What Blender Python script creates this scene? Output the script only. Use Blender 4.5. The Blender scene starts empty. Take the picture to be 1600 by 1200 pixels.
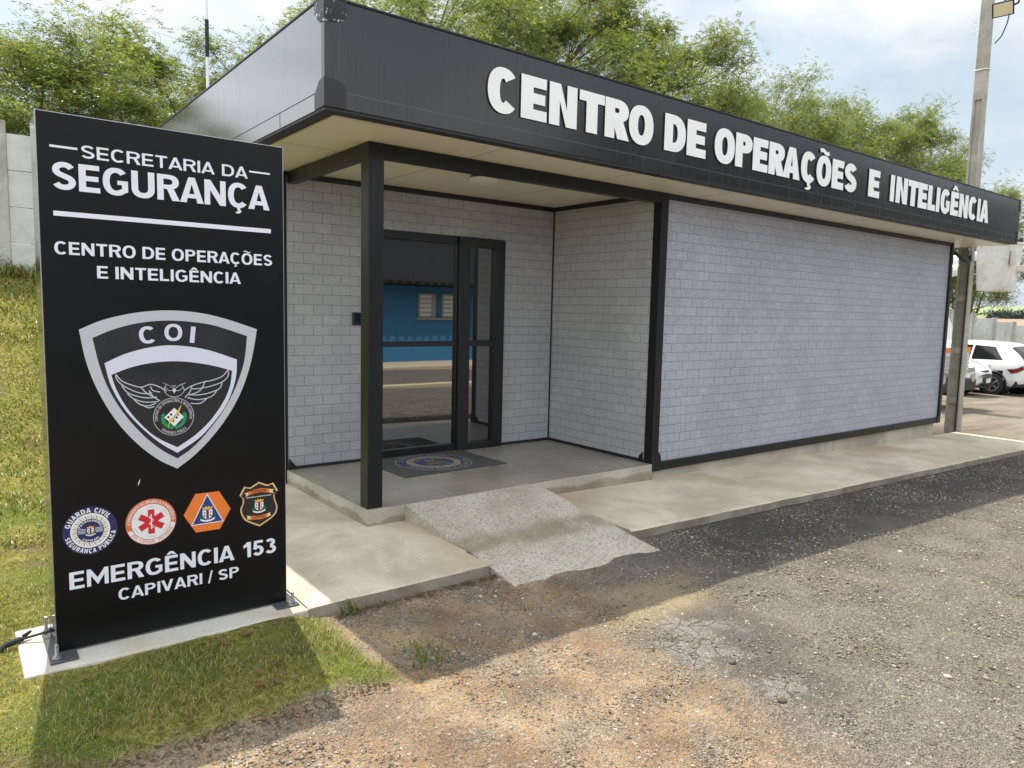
import bpy, bmesh, math, random
import numpy as np
from mathutils import Vector, Matrix
random.seed(7); rng = np.random.default_rng(7)
S = bpy.context.scene
COL = S.collection
sin, cos, pi, rad = math.sin, math.cos, math.pi, math.radians

# ------------------------------------------------------------------ camera
yaw, pitch, roll, FPX = 0.657, -0.0999, 0.0228, 1143.47
fv = Vector((sin(yaw)*cos(pitch), cos(yaw)*cos(pitch), sin(pitch)))
r0 = Vector((cos(yaw), -sin(yaw), 0)); u0 = r0.cross(fv)
rv = r0*cos(roll)+u0*sin(roll); uv = u0*cos(roll)-r0*sin(roll)
cd = bpy.data.cameras.new('camera'); cam = bpy.data.objects.new('camera', cd); COL.objects.link(cam)
m = Matrix((rv, uv, -fv)).transposed().to_4x4(); m.translation = Vector((-2.269, -4.5612, 1.4051))
cam.matrix_world = m
cd.sensor_width = 36; cd.lens = FPX/1600*36; cd.clip_end = 6000; cd.clip_start = 0.05
S.camera = cam

# ------------------------------------------------------------------ light
SUN_EL, SUN_AZ = rad(65.8), rad(8.8)           # azimuth from +Y towards +X
sv = Vector((sin(SUN_AZ)*cos(SUN_EL), cos(SUN_AZ)*cos(SUN_EL), sin(SUN_EL)))
sl = bpy.data.lights.new('sun', 'SUN'); sl.energy = 3.7; sl.angle = rad(0.5); sl.color = (1, .945, .85)
so = bpy.data.objects.new('sun', sl); COL.objects.link(so)
so.rotation_euler = sv.to_track_quat('Z', 'Y').to_euler()
W = bpy.data.worlds.new('World'); S.world = W; W.use_nodes = True
wt = W.node_tree; wt.nodes.clear()
def wn(t, **k):
    n = wt.nodes.new(t)
    for a, v in k.items(): setattr(n, a, v)
    return n
sky = wn('ShaderNodeTexSky', sky_type='NISHITA', sun_disc=False, sun_elevation=SUN_EL, sun_rotation=SUN_AZ, dust_density=2.0, air_density=1.0)
tc = wn('ShaderNodeTexCoord'); mp = wn('ShaderNodeMapping'); mp.inputs['Scale'].default_value = (1, 1, 2.6)
mp.inputs['Location'].default_value = (.35, .1, .2)
n1 = wn('ShaderNodeTexNoise'); n1.inputs['Scale'].default_value = 2.1; n1.inputs['Detail'].default_value = 9; n1.inputs['Roughness'].default_value = .56; n1.inputs['Distortion'].default_value = .35
r1 = wn('ShaderNodeValToRGB'); r1.color_ramp.elements[0].position = .33; r1.color_ramp.elements[1].position = .56
n2 = wn('ShaderNodeTexNoise'); n2.inputs['Scale'].default_value = 3.4; n2.inputs['Detail'].default_value = 8
r2 = wn('ShaderNodeValToRGB'); r2.color_ramp.elements[0].position = .36; r2.color_ramp.elements[1].position = .62
r2.color_ramp.elements[0].color = (5.2, 5.8, 6.4, 1); r2.color_ramp.elements[1].color = (8.6, 8.8, 8.9, 1)
mx = wn('ShaderNodeMixRGB'); bg = wn('ShaderNodeBackground'); bg.inputs['Strength'].default_value = .125
hz = wn('ShaderNodeMixRGB'); hz.inputs['Fac'].default_value = .55; hz.inputs['Color2'].default_value = (5.0, 6.0, 6.45, 1)
out = wn('ShaderNodeOutputWorld'); L = wt.links.new
L(tc.outputs['Generated'], mp.inputs['Vector']); L(mp.outputs[0], n1.inputs['Vector']); L(mp.outputs[0], n2.inputs['Vector'])
L(n1.outputs['Fac'], r1.inputs[0]); L(n2.outputs['Fac'], r2.inputs[0])
L(sky.outputs[0], hz.inputs['Color1'])
L(r1.outputs[0], mx.inputs['Fac']); L(hz.outputs[0], mx.inputs['Color1']); L(r2.outputs[0], mx.inputs['Color2'])
dt = wn('ShaderNodeVectorMath', operation='DOT_PRODUCT'); dt.inputs[1].default_value = tuple(Vector((-.72, -.42, .5)).normalized())
mr = wn('ShaderNodeMapRange'); mr.inputs[1].default_value = -.6; mr.inputs[2].default_value = .5; mr.inputs[3].default_value = .70; mr.inputs[4].default_value = 1.22
ml = wn('ShaderNodeMixRGB', blend_type='MULTIPLY'); ml.inputs['Fac'].default_value = 1
L(tc.outputs['Generated'], dt.inputs[0]); L(dt.outputs['Value'], mr.inputs[0]); L(mx.outputs[0], ml.inputs['Color1']); L(mr.outputs[0], ml.inputs['Color2'])
L(ml.outputs[0], bg.inputs['Color']); L(bg.outputs[0], out.inputs['Surface'])
S.view_settings.view_transform = 'Standard'; S.view_settings.look = 'None'; S.view_settings.gamma = 1
S.view_settings.exposure = 0.70

# ------------------------------------------------------------------ materials
class NT:
    def __init__(s, name):
        s.m = bpy.data.materials.new(name); s.m.use_nodes = True; s.t = s.m.node_tree
        s.p = s.t.nodes['Principled BSDF']; s._tc = None
    def n(s, t, **k):
        n = s.t.nodes.new(t)
        for a, v in k.items(): setattr(n, a, v)
        return n
    def l(s, a, b): s.t.links.new(a, b)
    def co(s, scale=(1, 1, 1)):
        if s._tc is None: s._tc = s.n('ShaderNodeTexCoord')
        if scale == (1, 1, 1): return s._tc.outputs['Object']
        mpn = s.n('ShaderNodeMapping'); mpn.inputs['Scale'].default_value = scale
        s.l(s._tc.outputs['Object'], mpn.inputs['Vector']); return mpn.outputs[0]
    def noise(s, sc, det=6, rough=.6, scale=(1, 1, 1), lo=None, hi=None, dist=0):
        q = s.n('ShaderNodeTexNoise'); q.inputs['Scale'].default_value = sc; q.inputs['Detail'].default_value = det
        q.inputs['Roughness'].default_value = rough; q.inputs['Distortion'].default_value = dist
        s.l(s.co(scale), q.inputs['Vector'])
        if lo is None: return q.outputs['Fac']
        return s.mapr(q.outputs['Fac'], lo, hi)
    def mapr(s, v, a, b, c=0., d=1., smooth=True):
        q = s.n('ShaderNodeMapRange'); q.interpolation_type = 'SMOOTHSTEP' if smooth else 'LINEAR'
        s.l(v, q.inputs[0])
        for i, x in zip((1, 2, 3, 4), (a, b, c, d)): q.inputs[i].default_value = x
        return q.outputs[0]
    def mix(s, f, a, b, mode='MIX'):
        q = s.n('ShaderNodeMixRGB', blend_type=mode)
        for i, v in enumerate((f, a, b)):
            if hasattr(v, 'is_linked'): s.l(v, q.inputs[i])
            elif i == 0: q.inputs[0].default_value = v
            else: q.inputs[i].default_value = (*v, 1)
        return q.outputs[0]
    def math(s, op, a, b=None):
        q = s.n('ShaderNodeMath', operation=op)
        for i, v in enumerate((a, b)):
            if v is None: continue
            if hasattr(v, 'is_linked'): s.l(v, q.inputs[i])
            else: q.inputs[i].default_value = v
        return q.outputs[0]
    def ramp(s, v, stops):
        q = s.n('ShaderNodeValToRGB'); e = q.color_ramp.elements
        while len(e) < len(stops): e.new(.5)
        for x, (p, c) in zip(e, stops): x.position = p; x.color = (*c, 1)
        s.l(v, q.inputs[0]); return q.outputs[0]
    def col(s, c): 
        if hasattr(c, 'is_linked'): s.l(c, s.p.inputs['Base Color'])
        else: s.p.inputs['Base Color'].default_value = (*c, 1)
        return s
    def rough(s, r):
        if hasattr(r, 'is_linked'): s.l(r, s.p.inputs['Roughness'])
        else: s.p.inputs['Roughness'].default_value = r
        return s
    def bump(s, h, strength=.3, dist=.01):
        b = s.n('ShaderNodeBump'); b.inputs['Strength'].default_value = strength; b.inputs['Distance'].default_value = dist
        s.l(h, b.inputs['Height']); s.l(b.outputs[0], s.p.inputs['Normal']); return s
    def set(s, **k):
        for a, v in k.items(): s.p.inputs[a.replace('_', ' ')].default_value = v
        return s

def plain(name, c, rough=.5, var=.12, sc=6, metal=0., bump=0):
    t = NT(name); f = t.noise(sc, 5)
    c2 = tuple(x*(1-var) for x in c); c1 = tuple(min(1, x*(1+var)) for x in c)
    t.col(t.mix(f, c2, c1)); t.rough(t.mapr(t.noise(sc*3, 3), .2, .8, max(0.02, rough-.08), min(1, rough+.1)))
    t.set(Metallic=metal)
    if bump: t.bump(t.noise(sc*8, 4), bump, .004)
    return t.m

def mk_brick(off_z=.062, name='grey block pattern panel', off_u=.0, kk=1.0, bl=1.0):
    t = NT(name)
    sep = t.n('ShaderNodeSeparateXYZ'); t.l(t.co(), sep.inputs[0])
    cmb = t.n('ShaderNodeCombineXYZ')
    t.l(t.math('ADD', t.math('ADD', sep.outputs[0], sep.outputs[1]), 4.08-off_u), cmb.inputs[0])
    t.l(t.math('ADD', sep.outputs[2], .87-off_z), cmb.inputs[1])
    b = t.n('ShaderNodeTexBrick'); b.offset = .5
    for k, v in {'Scale': 1, 'Mortar Size': .0029, 'Mortar Smooth': .3, 'Bias': 0, 'Brick Width': .17, 'Row Height': .087}.items(): b.inputs[k].default_value = v
    b.inputs['Color1'].default_value = (.345*kk, .352*kk, .385*kk*bl, 1); b.inputs['Color2'].default_value = (.382*kk, .389*kk, .423*kk*bl, 1); b.inputs['Mortar'].default_value = (.165*kk, .167*kk, .176*kk, 1)
    t.l(cmb.outputs[0], b.inputs['Vector'])
    sp = t.noise(190, 3, .7, lo=.32, hi=.68); sp2 = t.noise(55, 4, .6, lo=.3, hi=.7); big = t.noise(1.3, 4, .6, lo=.3, hi=.7)
    c = t.mix(.55, b.outputs[0], t.mix(sp, (.15,)*3, (.85,)*3), 'OVERLAY')
    c = t.mix(.20, c, t.mix(sp2, (.2,)*3, (.8,)*3), 'OVERLAY')
    c = t.mix(.16, c, t.mix(big, (.3,)*3, (.7,)*3), 'OVERLAY')
    t.col(c).rough(.42).bump(t.mix(.8, t.mix(sp, (.4,)*3, (.6,)*3), b.outputs['Fac'], 'SUBTRACT'), .25, .004)
    return t.m

def mk_concrete(name, c1, c2, stain=(.16, .12, .08), st=.35, sc=1.6, bump=.25, rough=.8, speck=0.25):
    t = NT(name)
    f = t.noise(sc, 9, .68, dist=.4, lo=.36, hi=.64); g = t.noise(sc*.6, 8, .6, dist=.6, lo=.46, hi=.70); k = t.noise(90, 4, .7, lo=.25, hi=.75)
    c = t.mix(f, c1, c2); c = t.mix(t.math('MULTIPLY', g, st), c, stain); c = t.mix(speck, c, t.mix(k, (.2,)*3, (.8,)*3), 'OVERLAY')
    t.col(c).rough(rough).bump(t.noise(60, 8, .7), bump, .006); return t.m

def mk_metal_panel(name, c, rough=.2, streak=.5, coat=.1, cior=1.5):
    t = NT(name)
    s1 = t.noise(1.0, 5, .6, scale=(26, 26, .7), lo=.45, hi=.75); s2 = t.noise(.8, 4, .6, lo=.3, hi=.7)
    s3 = t.noise(1.0, 4, .6, scale=(9, 9, .5), lo=.5, hi=.72)
    c2 = tuple(x*1.22+.001 for x in c)
    cc = t.mix(t.math('MULTIPLY', s1, streak), c, c2); cc = t.mix(t.math('MULTIPLY', s3, .4*streak), cc, tuple(x*.6 for x in c))
    t.col(t.mix(t.math('MULTIPLY', s2, .25), cc, c2)).rough(t.mapr(s1, 0, 1, rough, rough+.22))
    t.set(IOR=1.38, Coat_Weight=coat, Coat_Roughness=.10, Coat_IOR=cior); return t.m

M = {}
M['brick'] = mk_brick(kk=1.04, bl=.95); M['brick_rear'] = mk_brick(.0, 'grey block pattern panel rear', .05, 1.04, .94); M['brick_front'] = mk_brick(.062, 'grey block pattern panel front', .0, 1.04, 1.05)
M['fascia'] = mk_metal_panel('dark grey painted fascia', (.012, .0135, .0165), .24, .30, .7, 1.38)
M['fascia_side'] = mk_metal_panel('glossy side fascia with painted sky reflection', (.026, .034, .050), .12, .8, 1.0, 1.75)  # same panel as the front; lighter bluish base paints in the sky reflection
M['black'] = mk_metal_panel('black painted steel', (.0075, .008, .009), .40, .2)
M['black_matt'] = plain('black matt trim', (.012, .012, .013), .55)
M['soffit'] = plain('cream soffit panel', (.80, .735, .60), .36, .02, 1.2)
M['seal'] = plain('soffit joint', (.40, .37, .31), .6)
M['seam'] = plain('fascia seam', (.09, .092, .098), .4)
M['letter_white'] = plain('white letter face', (.88, .88, .86), .5, .06, 5)
M['letter_side'] = plain('letter return', (.03, .03, .032), .5)
M['door_black'] = plain('black aluminium', (.010, .010, .011), .35)
t = NT('reflective glass film'); t.col((.24, .245, .25)).rough(.015).set(Metallic=1.0); t.bump(t.noise(1.1, 2), .012, .02); M['glass'] = t.m
M['rubber'] = plain('black rubber', (.018, .018, .019), .7)
M['slab'] = mk_concrete('smooth slab concrete', (.37, .325, .26), (.50, .45, .37), st=.5)
def mk_slab():
    t = NT('porch slab concrete'); sep = t.n('ShaderNodeSeparateXYZ'); t.l(t.co(), sep.inputs[0])
    f = t.noise(2.4, 9, .68, lo=.34, hi=.66); c = t.mix(f, (.37, .325, .26), (.52, .47, .385))
    w = t.math('ADD', sep.outputs[2], t.math('MULTIPLY', t.math('SUBTRACT', t.noise(3.2, 7, .65), .5), .16))
    c = t.mix(t.math('MULTIPLY', t.mapr(w, .085, .065, 0, 1), .75), c, t.mix(f, (.20, .15, .105), (.32, .26, .19)))
    c = t.mix(.25, c, t.mix(t.noise(90, 4, .7, lo=.25, hi=.75), (.2,)*3, (.8,)*3), 'OVERLAY'); t.col(c).rough(.8).bump(t.noise(50, 8, .7), .3, .006); return t.m
M['slab_dirty'] = mk_slab()
def mk_tile():
    t = NT('grey porcelain tile')
    mpn = t.n('ShaderNodeMapping'); mpn.inputs['Location'].default_value = (-.33+6, -.03+6, 0); t.l(t.co(), mpn.inputs[0])
    b = t.n('ShaderNodeTexBrick'); b.offset = 0
    for k, v in {'Scale': 1, 'Mortar Size': .003, 'Mortar Smooth': .2, 'Brick Width': .6, 'Row Height': .6}.items(): b.inputs[k].default_value = v
    b.inputs['Color1'].default_value = (.265, .23, .18, 1); b.inputs['Color2'].default_value = (.305, .265, .21, 1); b.inputs['Mortar'].default_value = (.42, .38, .31, 1)
    t.l(mpn.outputs[0], b.inputs[0])
    c = t.mix(.5, b.outputs[0], t.mix(t.noise(1.8, 9, .65, lo=.25, hi=.75), (.33,)*3, (.66,)*3), 'OVERLAY')
    c = t.mix(t.math('MULTIPLY', t.noise(3.5, 8, .7, lo=.55, hi=.78), .35), c, (.42, .36, .28))
    t.col(c).rough(t.mapr(t.noise(3, 6), .3, .7, .24, .48)); return t.m
M['tile'] = mk_tile()
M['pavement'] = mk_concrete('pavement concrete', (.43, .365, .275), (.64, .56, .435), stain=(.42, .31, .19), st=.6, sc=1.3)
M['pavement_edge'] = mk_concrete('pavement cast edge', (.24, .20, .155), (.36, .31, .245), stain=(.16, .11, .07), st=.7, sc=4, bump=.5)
M['ramp'] = None
def mk_ramp():
    t = NT('exposed aggregate ramp')
    v = t.n('ShaderNodeTexVoronoi'); v.inputs['Scale'].default_value = 120; t.l(t.co(), v.inputs['Vector'])
    k = t.noise(70, 6, .75, lo=.3, hi=.7); big = t.noise(1.9, 8, .65, lo=.3, hi=.7)
    sc = t.n('ShaderNodeSeparateColor'); t.l(v.outputs['Color'], sc.inputs[0])
    c = t.mix(big, (.40, .345, .265), (.56, .50, .41)); c = t.mix(.42, c, t.mix(k, (.22,)*3, (.78,)*3), 'OVERLAY'); c = t.mix(.35, c, t.mix(sc.outputs[0], (.3,)*3, (.7,)*3), 'OVERLAY')
    c = t.mix(t.math('MULTIPLY', t.math('GREATER_THAN', sc.outputs[1], .86), .6), c, (.12, .11, .10))
    sep = t.n('ShaderNodeSeparateXYZ'); t.l(t.co(), sep.inputs[0])
    w = t.math('ADD', sep.outputs[1], t.math('MULTIPLY', t.noise(1.6, 5), .5))
    band = t.math('MULTIPLY', t.mapr(w, -.72, -.60), t.mapr(w, -.50, -.33, 1, 0))
    c = t.mix(t.math('MULTIPLY', t.math('MULTIPLY', band, t.noise(5, 6, lo=.2, hi=.65)), .75), c, (.22, .165, .10))
    t.col(c).rough(.85).bump(t.mix(.6, t.mix(k, (0,)*3, (1,)*3), v.outputs['Distance']), .55, .008); return t.m
M['ramp'] = mk_ramp()
M['wallconc'] = mk_concrete('precast wall concrete', (.50, .50, .455), (.66, .66, .61), stain=(.22, .21, .18), st=.4, sc=1.2)
M['postconc'] = mk_concrete('precast post concrete', (.40, .385, .34), (.54, .525, .47), stain=(.17, .16, .13), st=.5, sc=2.0)
M['poleconc'] = mk_concrete('pole concrete', (.33, .30, .245), (.47, .435, .365), stain=(.15, .14, .11), st=.4, sc=2.5)
M['steel'] = plain('galvanised steel', (.45, .46, .48), .38, .1, 20, .9)
M['plate'] = plain('dark base plate', (.07, .073, .08), .42, .25, 18)
M['white'] = plain('white paint', (.78, .78, .77), .4, .04)
M['carwhite'] = NT('white car paint').col((.80, .80, .80)).rough(.25).set(Coat_Weight=.8, Coat_Roughness=.04).m
M['carglass'] = NT('dark car glass').col((.012, .014, .016)).rough(.04).set(IOR=1.6).m
M['carblack'] = plain('car black plastic', (.018, .018, .02), .5)
M['alloy'] = plain('alloy rim', (.6, .61, .63), .3, .06, 10, .8)
M['redlamp'] = NT('red tail lamp').col((.20, .012, .015)).rough(.15).m
M['headlamp'] = NT('clear headlamp').col((.42, .44, .46)).rough(.12).set(Metallic=.5).m
M['orange'] = plain('orange paint', (.85, .22, .035), .4, .05)
M['fibre'] = mk_concrete('weathered white fibreglass', (.66, .64, .57), (.78, .76, .70), stain=(.30, .25, .18), st=.4, sc=4, bump=.05, rough=.5)
M['bluewall'] = plain('blue painted wall', (.045, .20, .40), .7, .12, .7)
M['darkroof'] = plain('dark roof tile', (.010, .0105, .012), 1.0, .3, 3)
M['cream'] = plain('cream painted kerb', (.62, .52, .36), .8, .1, 2)
M['window_grey'] = plain('grey shutter', (.42, .40, .35), .6, .1, 4)

# ------------------------------------------------------------------ object helpers
def tag(o, label=None, cat=None, group=None, kind=None):
    if label: o['label'] = label
    if cat: o['category'] = cat
    if group: o['group'] = group
    if kind: o['kind'] = kind
    return o
def empty(name, loc, label=None, cat=None, group=None, rz=0):
    o = bpy.data.objects.new(name, None); o.empty_display_size = .1; o.location = loc; o.rotation_euler = (0, 0, rz); COL.objects.link(o)
    return tag(o, label, cat, group)
SPLIT = {'soffit_joint', 'fascia_seam', 'wheel_well', 'side_window', 'foot_bracket', 'corner_patch', 'arch_trim', 'door_handle', 'edge_trim', 'reflective_tape', 'strap', 'cable_coil', 'tail_lamp', 'headlight', 'roof_lip', 'roof_cap', 'outer_wall', 'bracket_arm', 'power_plug'}
class MB:
    def __init__(s): s.v = []; s.f = []; s.mi = []; s.cur = 0
    def mat(s, i): s.cur = i; return s
    def add(s, vs, fs):
        b = len(s.v); s.v += [tuple(v) for v in vs]; s.f += [tuple(i+b for i in f) for f in fs]; s.mi += [s.cur]*len(fs); return s
    def box(s, x0, x1, y0, y1, z0, z1):
        return s.add([(x0, y0, z0), (x1, y0, z0), (x1, y1, z0), (x0, y1, z0), (x0, y0, z1), (x1, y0, z1), (x1, y1, z1), (x0, y1, z1)],
                     [(0, 3, 2, 1), (4, 5, 6, 7), (0, 1, 5, 4), (1, 2, 6, 5), (2, 3, 7, 6), (3, 0, 4, 7)])
    def prism(s, poly, a0, a1, axis):
        # poly in the plane across `axis`; axis 'y': poly=(x,z); 'x': (y,z); 'z': (x,y)
        def p(q, a): return {'y': (q[0], a, q[1]), 'x': (a, q[0], q[1]), 'z': (q[0], q[1], a)}[axis]
        n = len(poly)
        return s.add([p(q, a0) for q in poly]+[p(q, a1) for q in poly],
                     [tuple(range(n)), tuple(range(2*n-1, n-1, -1))]+[(i, n+i, n+(i+1) % n, (i+1) % n) for i in range(n)])
    def tube(s, pts, r, n=8, cap=True):
        pts = [Vector(p) for p in pts]; rs = r if isinstance(r, (list, tuple)) else [r]*len(pts)
        vs = []; prev = None
        for i, p in enumerate(pts):
            d = (pts[min(i+1, len(pts)-1)]-pts[max(i-1, 0)]).normalized()
            if prev is None: a = d.orthogonal().normalized()
            else: a = (prev-d*prev.dot(d)).normalized()
            prev = a; b = d.cross(a)
            vs += [p+(a*cos(2*pi*k/n)+b*sin(2*pi*k/n))*rs[i] for k in range(n)]
        fs = [(i*n+k, i*n+(k+1) % n, (i+1)*n+(k+1) % n, (i+1)*n+k) for i in range(len(pts)-1) for k in range(n)]
        if cap: fs += [tuple(range(n-1, -1, -1)), tuple(range((len(pts)-1)*n, len(pts)*n))]
        return s.add(vs, fs)
    def lathe(s, prof, c, axis='z', n=24):
        # prof: (radius, height) pairs
        vs = []
        for r, h in prof:
            for k in range(n):
                a = 2*pi*k/n; q = (r*cos(a), r*sin(a))
                vs.append({'z': (c[0]+q[0], c[1]+q[1], c[2]+h), 'x': (c[0]+h, c[1]+q[0], c[2]+q[1]), 'y': (c[0]+q[0], c[1]+h, c[2]+q[1])}[axis])
        fs = [(i*n+k, i*n+(k+1) % n, (i+1)*n+(k+1) % n, (i+1)*n+k) for i in range(len(prof)-1) for k in range(n)]
        fs += [tuple(range(n-1, -1, -1)), tuple(range((len(prof)-1)*n, len(prof)*n))]
        return s.add(vs, fs)
    def pieces(s):
        par = list(range(len(s.v)))
        def find(a):
            while par[a] != a: par[a] = par[par[a]]; a = par[a]
            return a
        for f in s.f:
            r_ = find(f[0])
            for i in f[1:]: par[find(i)] = r_
        g = {}
        for f, m_ in zip(s.f, s.mi): g.setdefault(find(f[0]), []).append((f, m_))
        out = []
        for fl in g.values():
            q = MB(); mp_ = {}
            for f, m_ in fl:
                for i in f:
                    if i not in mp_: mp_[i] = len(q.v); q.v.append(s.v[i])
                q.f.append(tuple(mp_[i] for i in f)); q.mi.append(m_)
            out.append(q)
        return out
    def build(s, name, mats, parent=None, bevel=0, smooth=False, org=None, fixn=True):
        if name in SPLIT:
            ps = s.pieces()
            if len(ps) > 1: return [q.build1(name, mats, parent, bevel, smooth, org, fixn) for q in ps][0]
        return s.build1(name, mats, parent, bevel, smooth, org, fixn)
    def build1(s, name, mats, parent=None, bevel=0, smooth=False, org=None, fixn=True):
        if not isinstance(mats, (list, tuple)): mats = [mats]
        off = Vector(org) if org is not None else (parent_org(parent) if parent else Vector((0, 0, 0)))
        me = bpy.data.meshes.new(name); me.from_pydata([tuple(Vector(v)-off) for v in s.v], [], s.f)
        for mm in mats: me.materials.append(mm)
        me.polygons.foreach_set('material_index', s.mi)
        if fixn:
            b = bmesh.new(); b.from_mesh(me); bmesh.ops.recalc_face_normals(b, faces=b.faces); b.to_mesh(me); b.free()
        if smooth: me.polygons.foreach_set('use_smooth', [True]*len(me.polygons))
        o = bpy.data.objects.new(name, me); COL.objects.link(o)
        if parent: o.parent = parent
        else: o.location = off
        if bevel:
            bv = o.modifiers.new('bevel', 'BEVEL'); bv.width = bevel; bv.segments = 2; bv.limit_method = 'ANGLE'
        return o
def parent_org(p):
    v = Vector((0, 0, 0))
    while p: v += p.location; p = p.parent
    return v
def np_mesh(name, V, F, mat, parent=None, smooth=False):
    """V (n,3), F (m,k) numpy"""
    me = bpy.data.meshes.new(name); k = F.shape[1]
    me.vertices.add(len(V)); me.vertices.foreach_set('co', np.ascontiguousarray(V, dtype=np.float32).ravel())
    me.loops.add(F.size); me.loops.foreach_set('vertex_index', np.ascontiguousarray(F, dtype=np.int32).ravel())
    me.polygons.add(len(F)); me.polygons.foreach_set('loop_start', np.arange(0, F.size, k, dtype=np.int32))
    me.polygons.foreach_set('loop_total', np.full(len(F), k, dtype=np.int32))
    if smooth: me.polygons.foreach_set('use_smooth', np.ones(len(F), dtype=bool))
    me.update(); me.materials.append(mat)
    o = bpy.data.objects.new(name, me); COL.objects.link(o)
    if parent: o.parent = parent
    return o

# ------------------------------------------------------------------ lettering (own glyph outlines, cap height 1)
def arc(cx, cy, rx, ry, a0, a1, n=18, e=2.0):
    o = []
    for i in range(n+1):
        a = rad(a0+(a1-a0)*i/n); c, s_ = cos(a), sin(a)
        o.append((cx+rx*math.copysign(abs(c)**(2/e), c), cy+ry*math.copysign(abs(s_)**(2/e), s_)))
    return o
def stroke(pts, w0, wv):
    """closed outline round a spine; half width follows direction: wv where the spine runs vertical, w0 where horizontal"""
    L_, R_ = [], []
    for i, p in enumerate(pts):
        a, b = pts[max(0, i-1)], pts[min(len(pts)-1, i+1)]
        dx, dy = b[0]-a[0], b[1]-a[1]; l = math.hypot(dx, dy) or 1; dx /= l; dy /= l
        h = (w0*dx*dx+wv*dy*dy)/2
        L_.append((p[0]-dy*h, p[1]+dx*h)); R_.append((p[0]+dy*h, p[1]-dx*h))
    return L_+R_[::-1]
WID = dict(A=.86, B=.74, C=.80, D=.80, E=.66, F=.62, G=.84, H=.78, I=0, L=.60, M=.98, N=.80, O=.86, P=.72, R=.76, S=.72, T=.70, U=.78, V=.84)
def glyph(ch, s, t, wk=1.0):
    """returns (advance width, [layer0 loops, layer1 loops])"""
    base = {'Ç': 'C', 'Õ': 'O', 'Ê': 'E', 'Ã': 'A', 'Ú': 'U'}.get(ch, ch)
    w = WID.get(base, .6)*wk; A = []; B = []
    rect = lambda x0, x1, y0, y1: [(x0, y0), (x1, y0), (x1, y1), (x0, y1)]
    e = 2.25
    if base == 'I': w = s; A = [rect(0, s, 0, 1)]
    elif base == 'E': m_ = .5; A = [[(0, 0), (w, 0), (w, t), (s, t), (s, m_-t/2), (w*.93, m_-t/2), (w*.93, m_+t/2), (s, m_+t/2), (s, 1-t), (w*.98, 1-t), (w*.98, 1), (0, 1)]]
    elif base == 'L': A = [[(0, 0), (w, 0), (w, t), (s, t), (s, 1), (0, 1)]]
    elif base == 'T': A = [[(w/2-s/2, 0), (w/2+s/2, 0), (w/2+s/2, 1-t), (w, 1-t), (w, 1), (0, 1), (0, 1-t), (w/2-s/2, 1-t)]]
    elif base == 'H': A = [[(0, 0), (s, 0), (s, .5-t/2), (w-s, .5-t/2), (w-s, 0), (w, 0), (w, 1), (w-s, 1), (w-s, .5+t/2), (s, .5+t/2), (s, 1), (0, 1)]]
    elif base == 'N': q = s*1.02; A = [[(0, 0), (s*.95, 0), (s*.95, .60), (w-q, 0), (w, 0), (w, 1), (w-s*.95, 1), (w-s*.95, .40), (q, 1), (0, 1)]]
    elif base == 'M': q = s*.9; A = [[(0, 0), (q, 0), (q, .62), (w/2, .05), (w-q, .62), (w-q, 0), (w, 0), (w, 1), (w-q*.95, 1), (w/2, .46), (q*.95, 1), (0, 1)]]
    elif base == 'V': k = s*1.12; A = [[(w/2-k*.46, 0), (w/2+k*.46, 0), (w, 1), (w-k, 1), (w/2, .30), (k, 1), (0, 1)]]
    elif base == 'A':
        k = s*1.10; yb = .18; y1 = yb+t*.9; sl_ = (w/2-k*.48)
        xi = lambda y: k+(w/2-k)*(y/.74)
        A = [[(0, 0), (k, 0), (xi(yb)-.02, yb), (w-xi(yb)+.02, yb), (w-k, 0), (w, 0), (w/2+k*.48, 1), (w/2-k*.48, 1)],
             [(xi(y1), y1), (w-xi(y1), y1), (w/2, .74)]]
    elif base in 'O': A = [arc(w/2, .5, w/2, .515, 0, 360, 40, e)[:-1], arc(w/2, .5, w/2-s, .515-t, 0, 360, 40, e)[:-1]]
    elif base == 'D': A = [[(0, 0)]+arc(w*.42, .5, w*.58, .5, -90, 90, 20, e)+[(0, 1)], [(s, t)]+arc(w*.42, .5, w*.58-s, .5-t, -90, 90, 20, e)+[(s, 1-t)]]
    elif base in 'CG':
        a = 40 if s > .2 else 42
        o_ = arc(w/2, .5, w/2, .515, a, 360-a, 36, e); i_ = arc(w/2, .5, w/2-s, .515-t, 360-a-6, a+6, 36, e)
        if base == 'C': A = [o_+i_]
        else:
            a2 = 360-a
            A = [arc(w/2, .5, w/2, .515, a, 310, 34, e)+[(w*.97, .14), (w*.97, .55), (w*.56, .55), (w*.56, .55-t*.85), (w*.97-s*.9, .55-t*.85), (w*.97-s*.9, .2+t*.25)]+arc(w/2, .5, w/2-s, .515-t, 295, a+6, 34, e)]
    elif base in 'PRB':
        yb = .44 if base != 'B' else .5; rr = (1-yb)/2
        if base == 'B':
            A = [[(0, 0)]+arc(w*.6, .26, w*.4, .26, -90, 70, 14, e)+arc(w*.56, .75, w*.38, .25, -60, 90, 14, e)+[(0, 1)],
                 [(s, t)]+arc(w*.58, .26, w*.4-s*.9, .26-t, -90, 90, 12)+[(s, .52-t)], [(s, .52)]+arc(w*.54, .76, w*.36-s*.9, .24-t, -90, 90, 12)+[(s, 1-t)]]
        else:
            hole = [(s, yb+t*.9)]+arc(w*.52, yb+rr, w*.48-s, rr-t*.9, -90, 90, 14)+[(s, 1-t*.9)]
            A = [[(0, 0), (s, 0), (s, yb)]+arc(w*.52, yb+rr, w*.48, rr, -90, 90, 18, e)+[(0, 1)], hole]
            if base == 'R': B = [[(w*1.02-s*1.18, 0), (w*1.04, 0), (w*.72, yb+t*.45), (w*.72-s*1.02, yb+t*.2)]]
    elif base == 'S':
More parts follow.
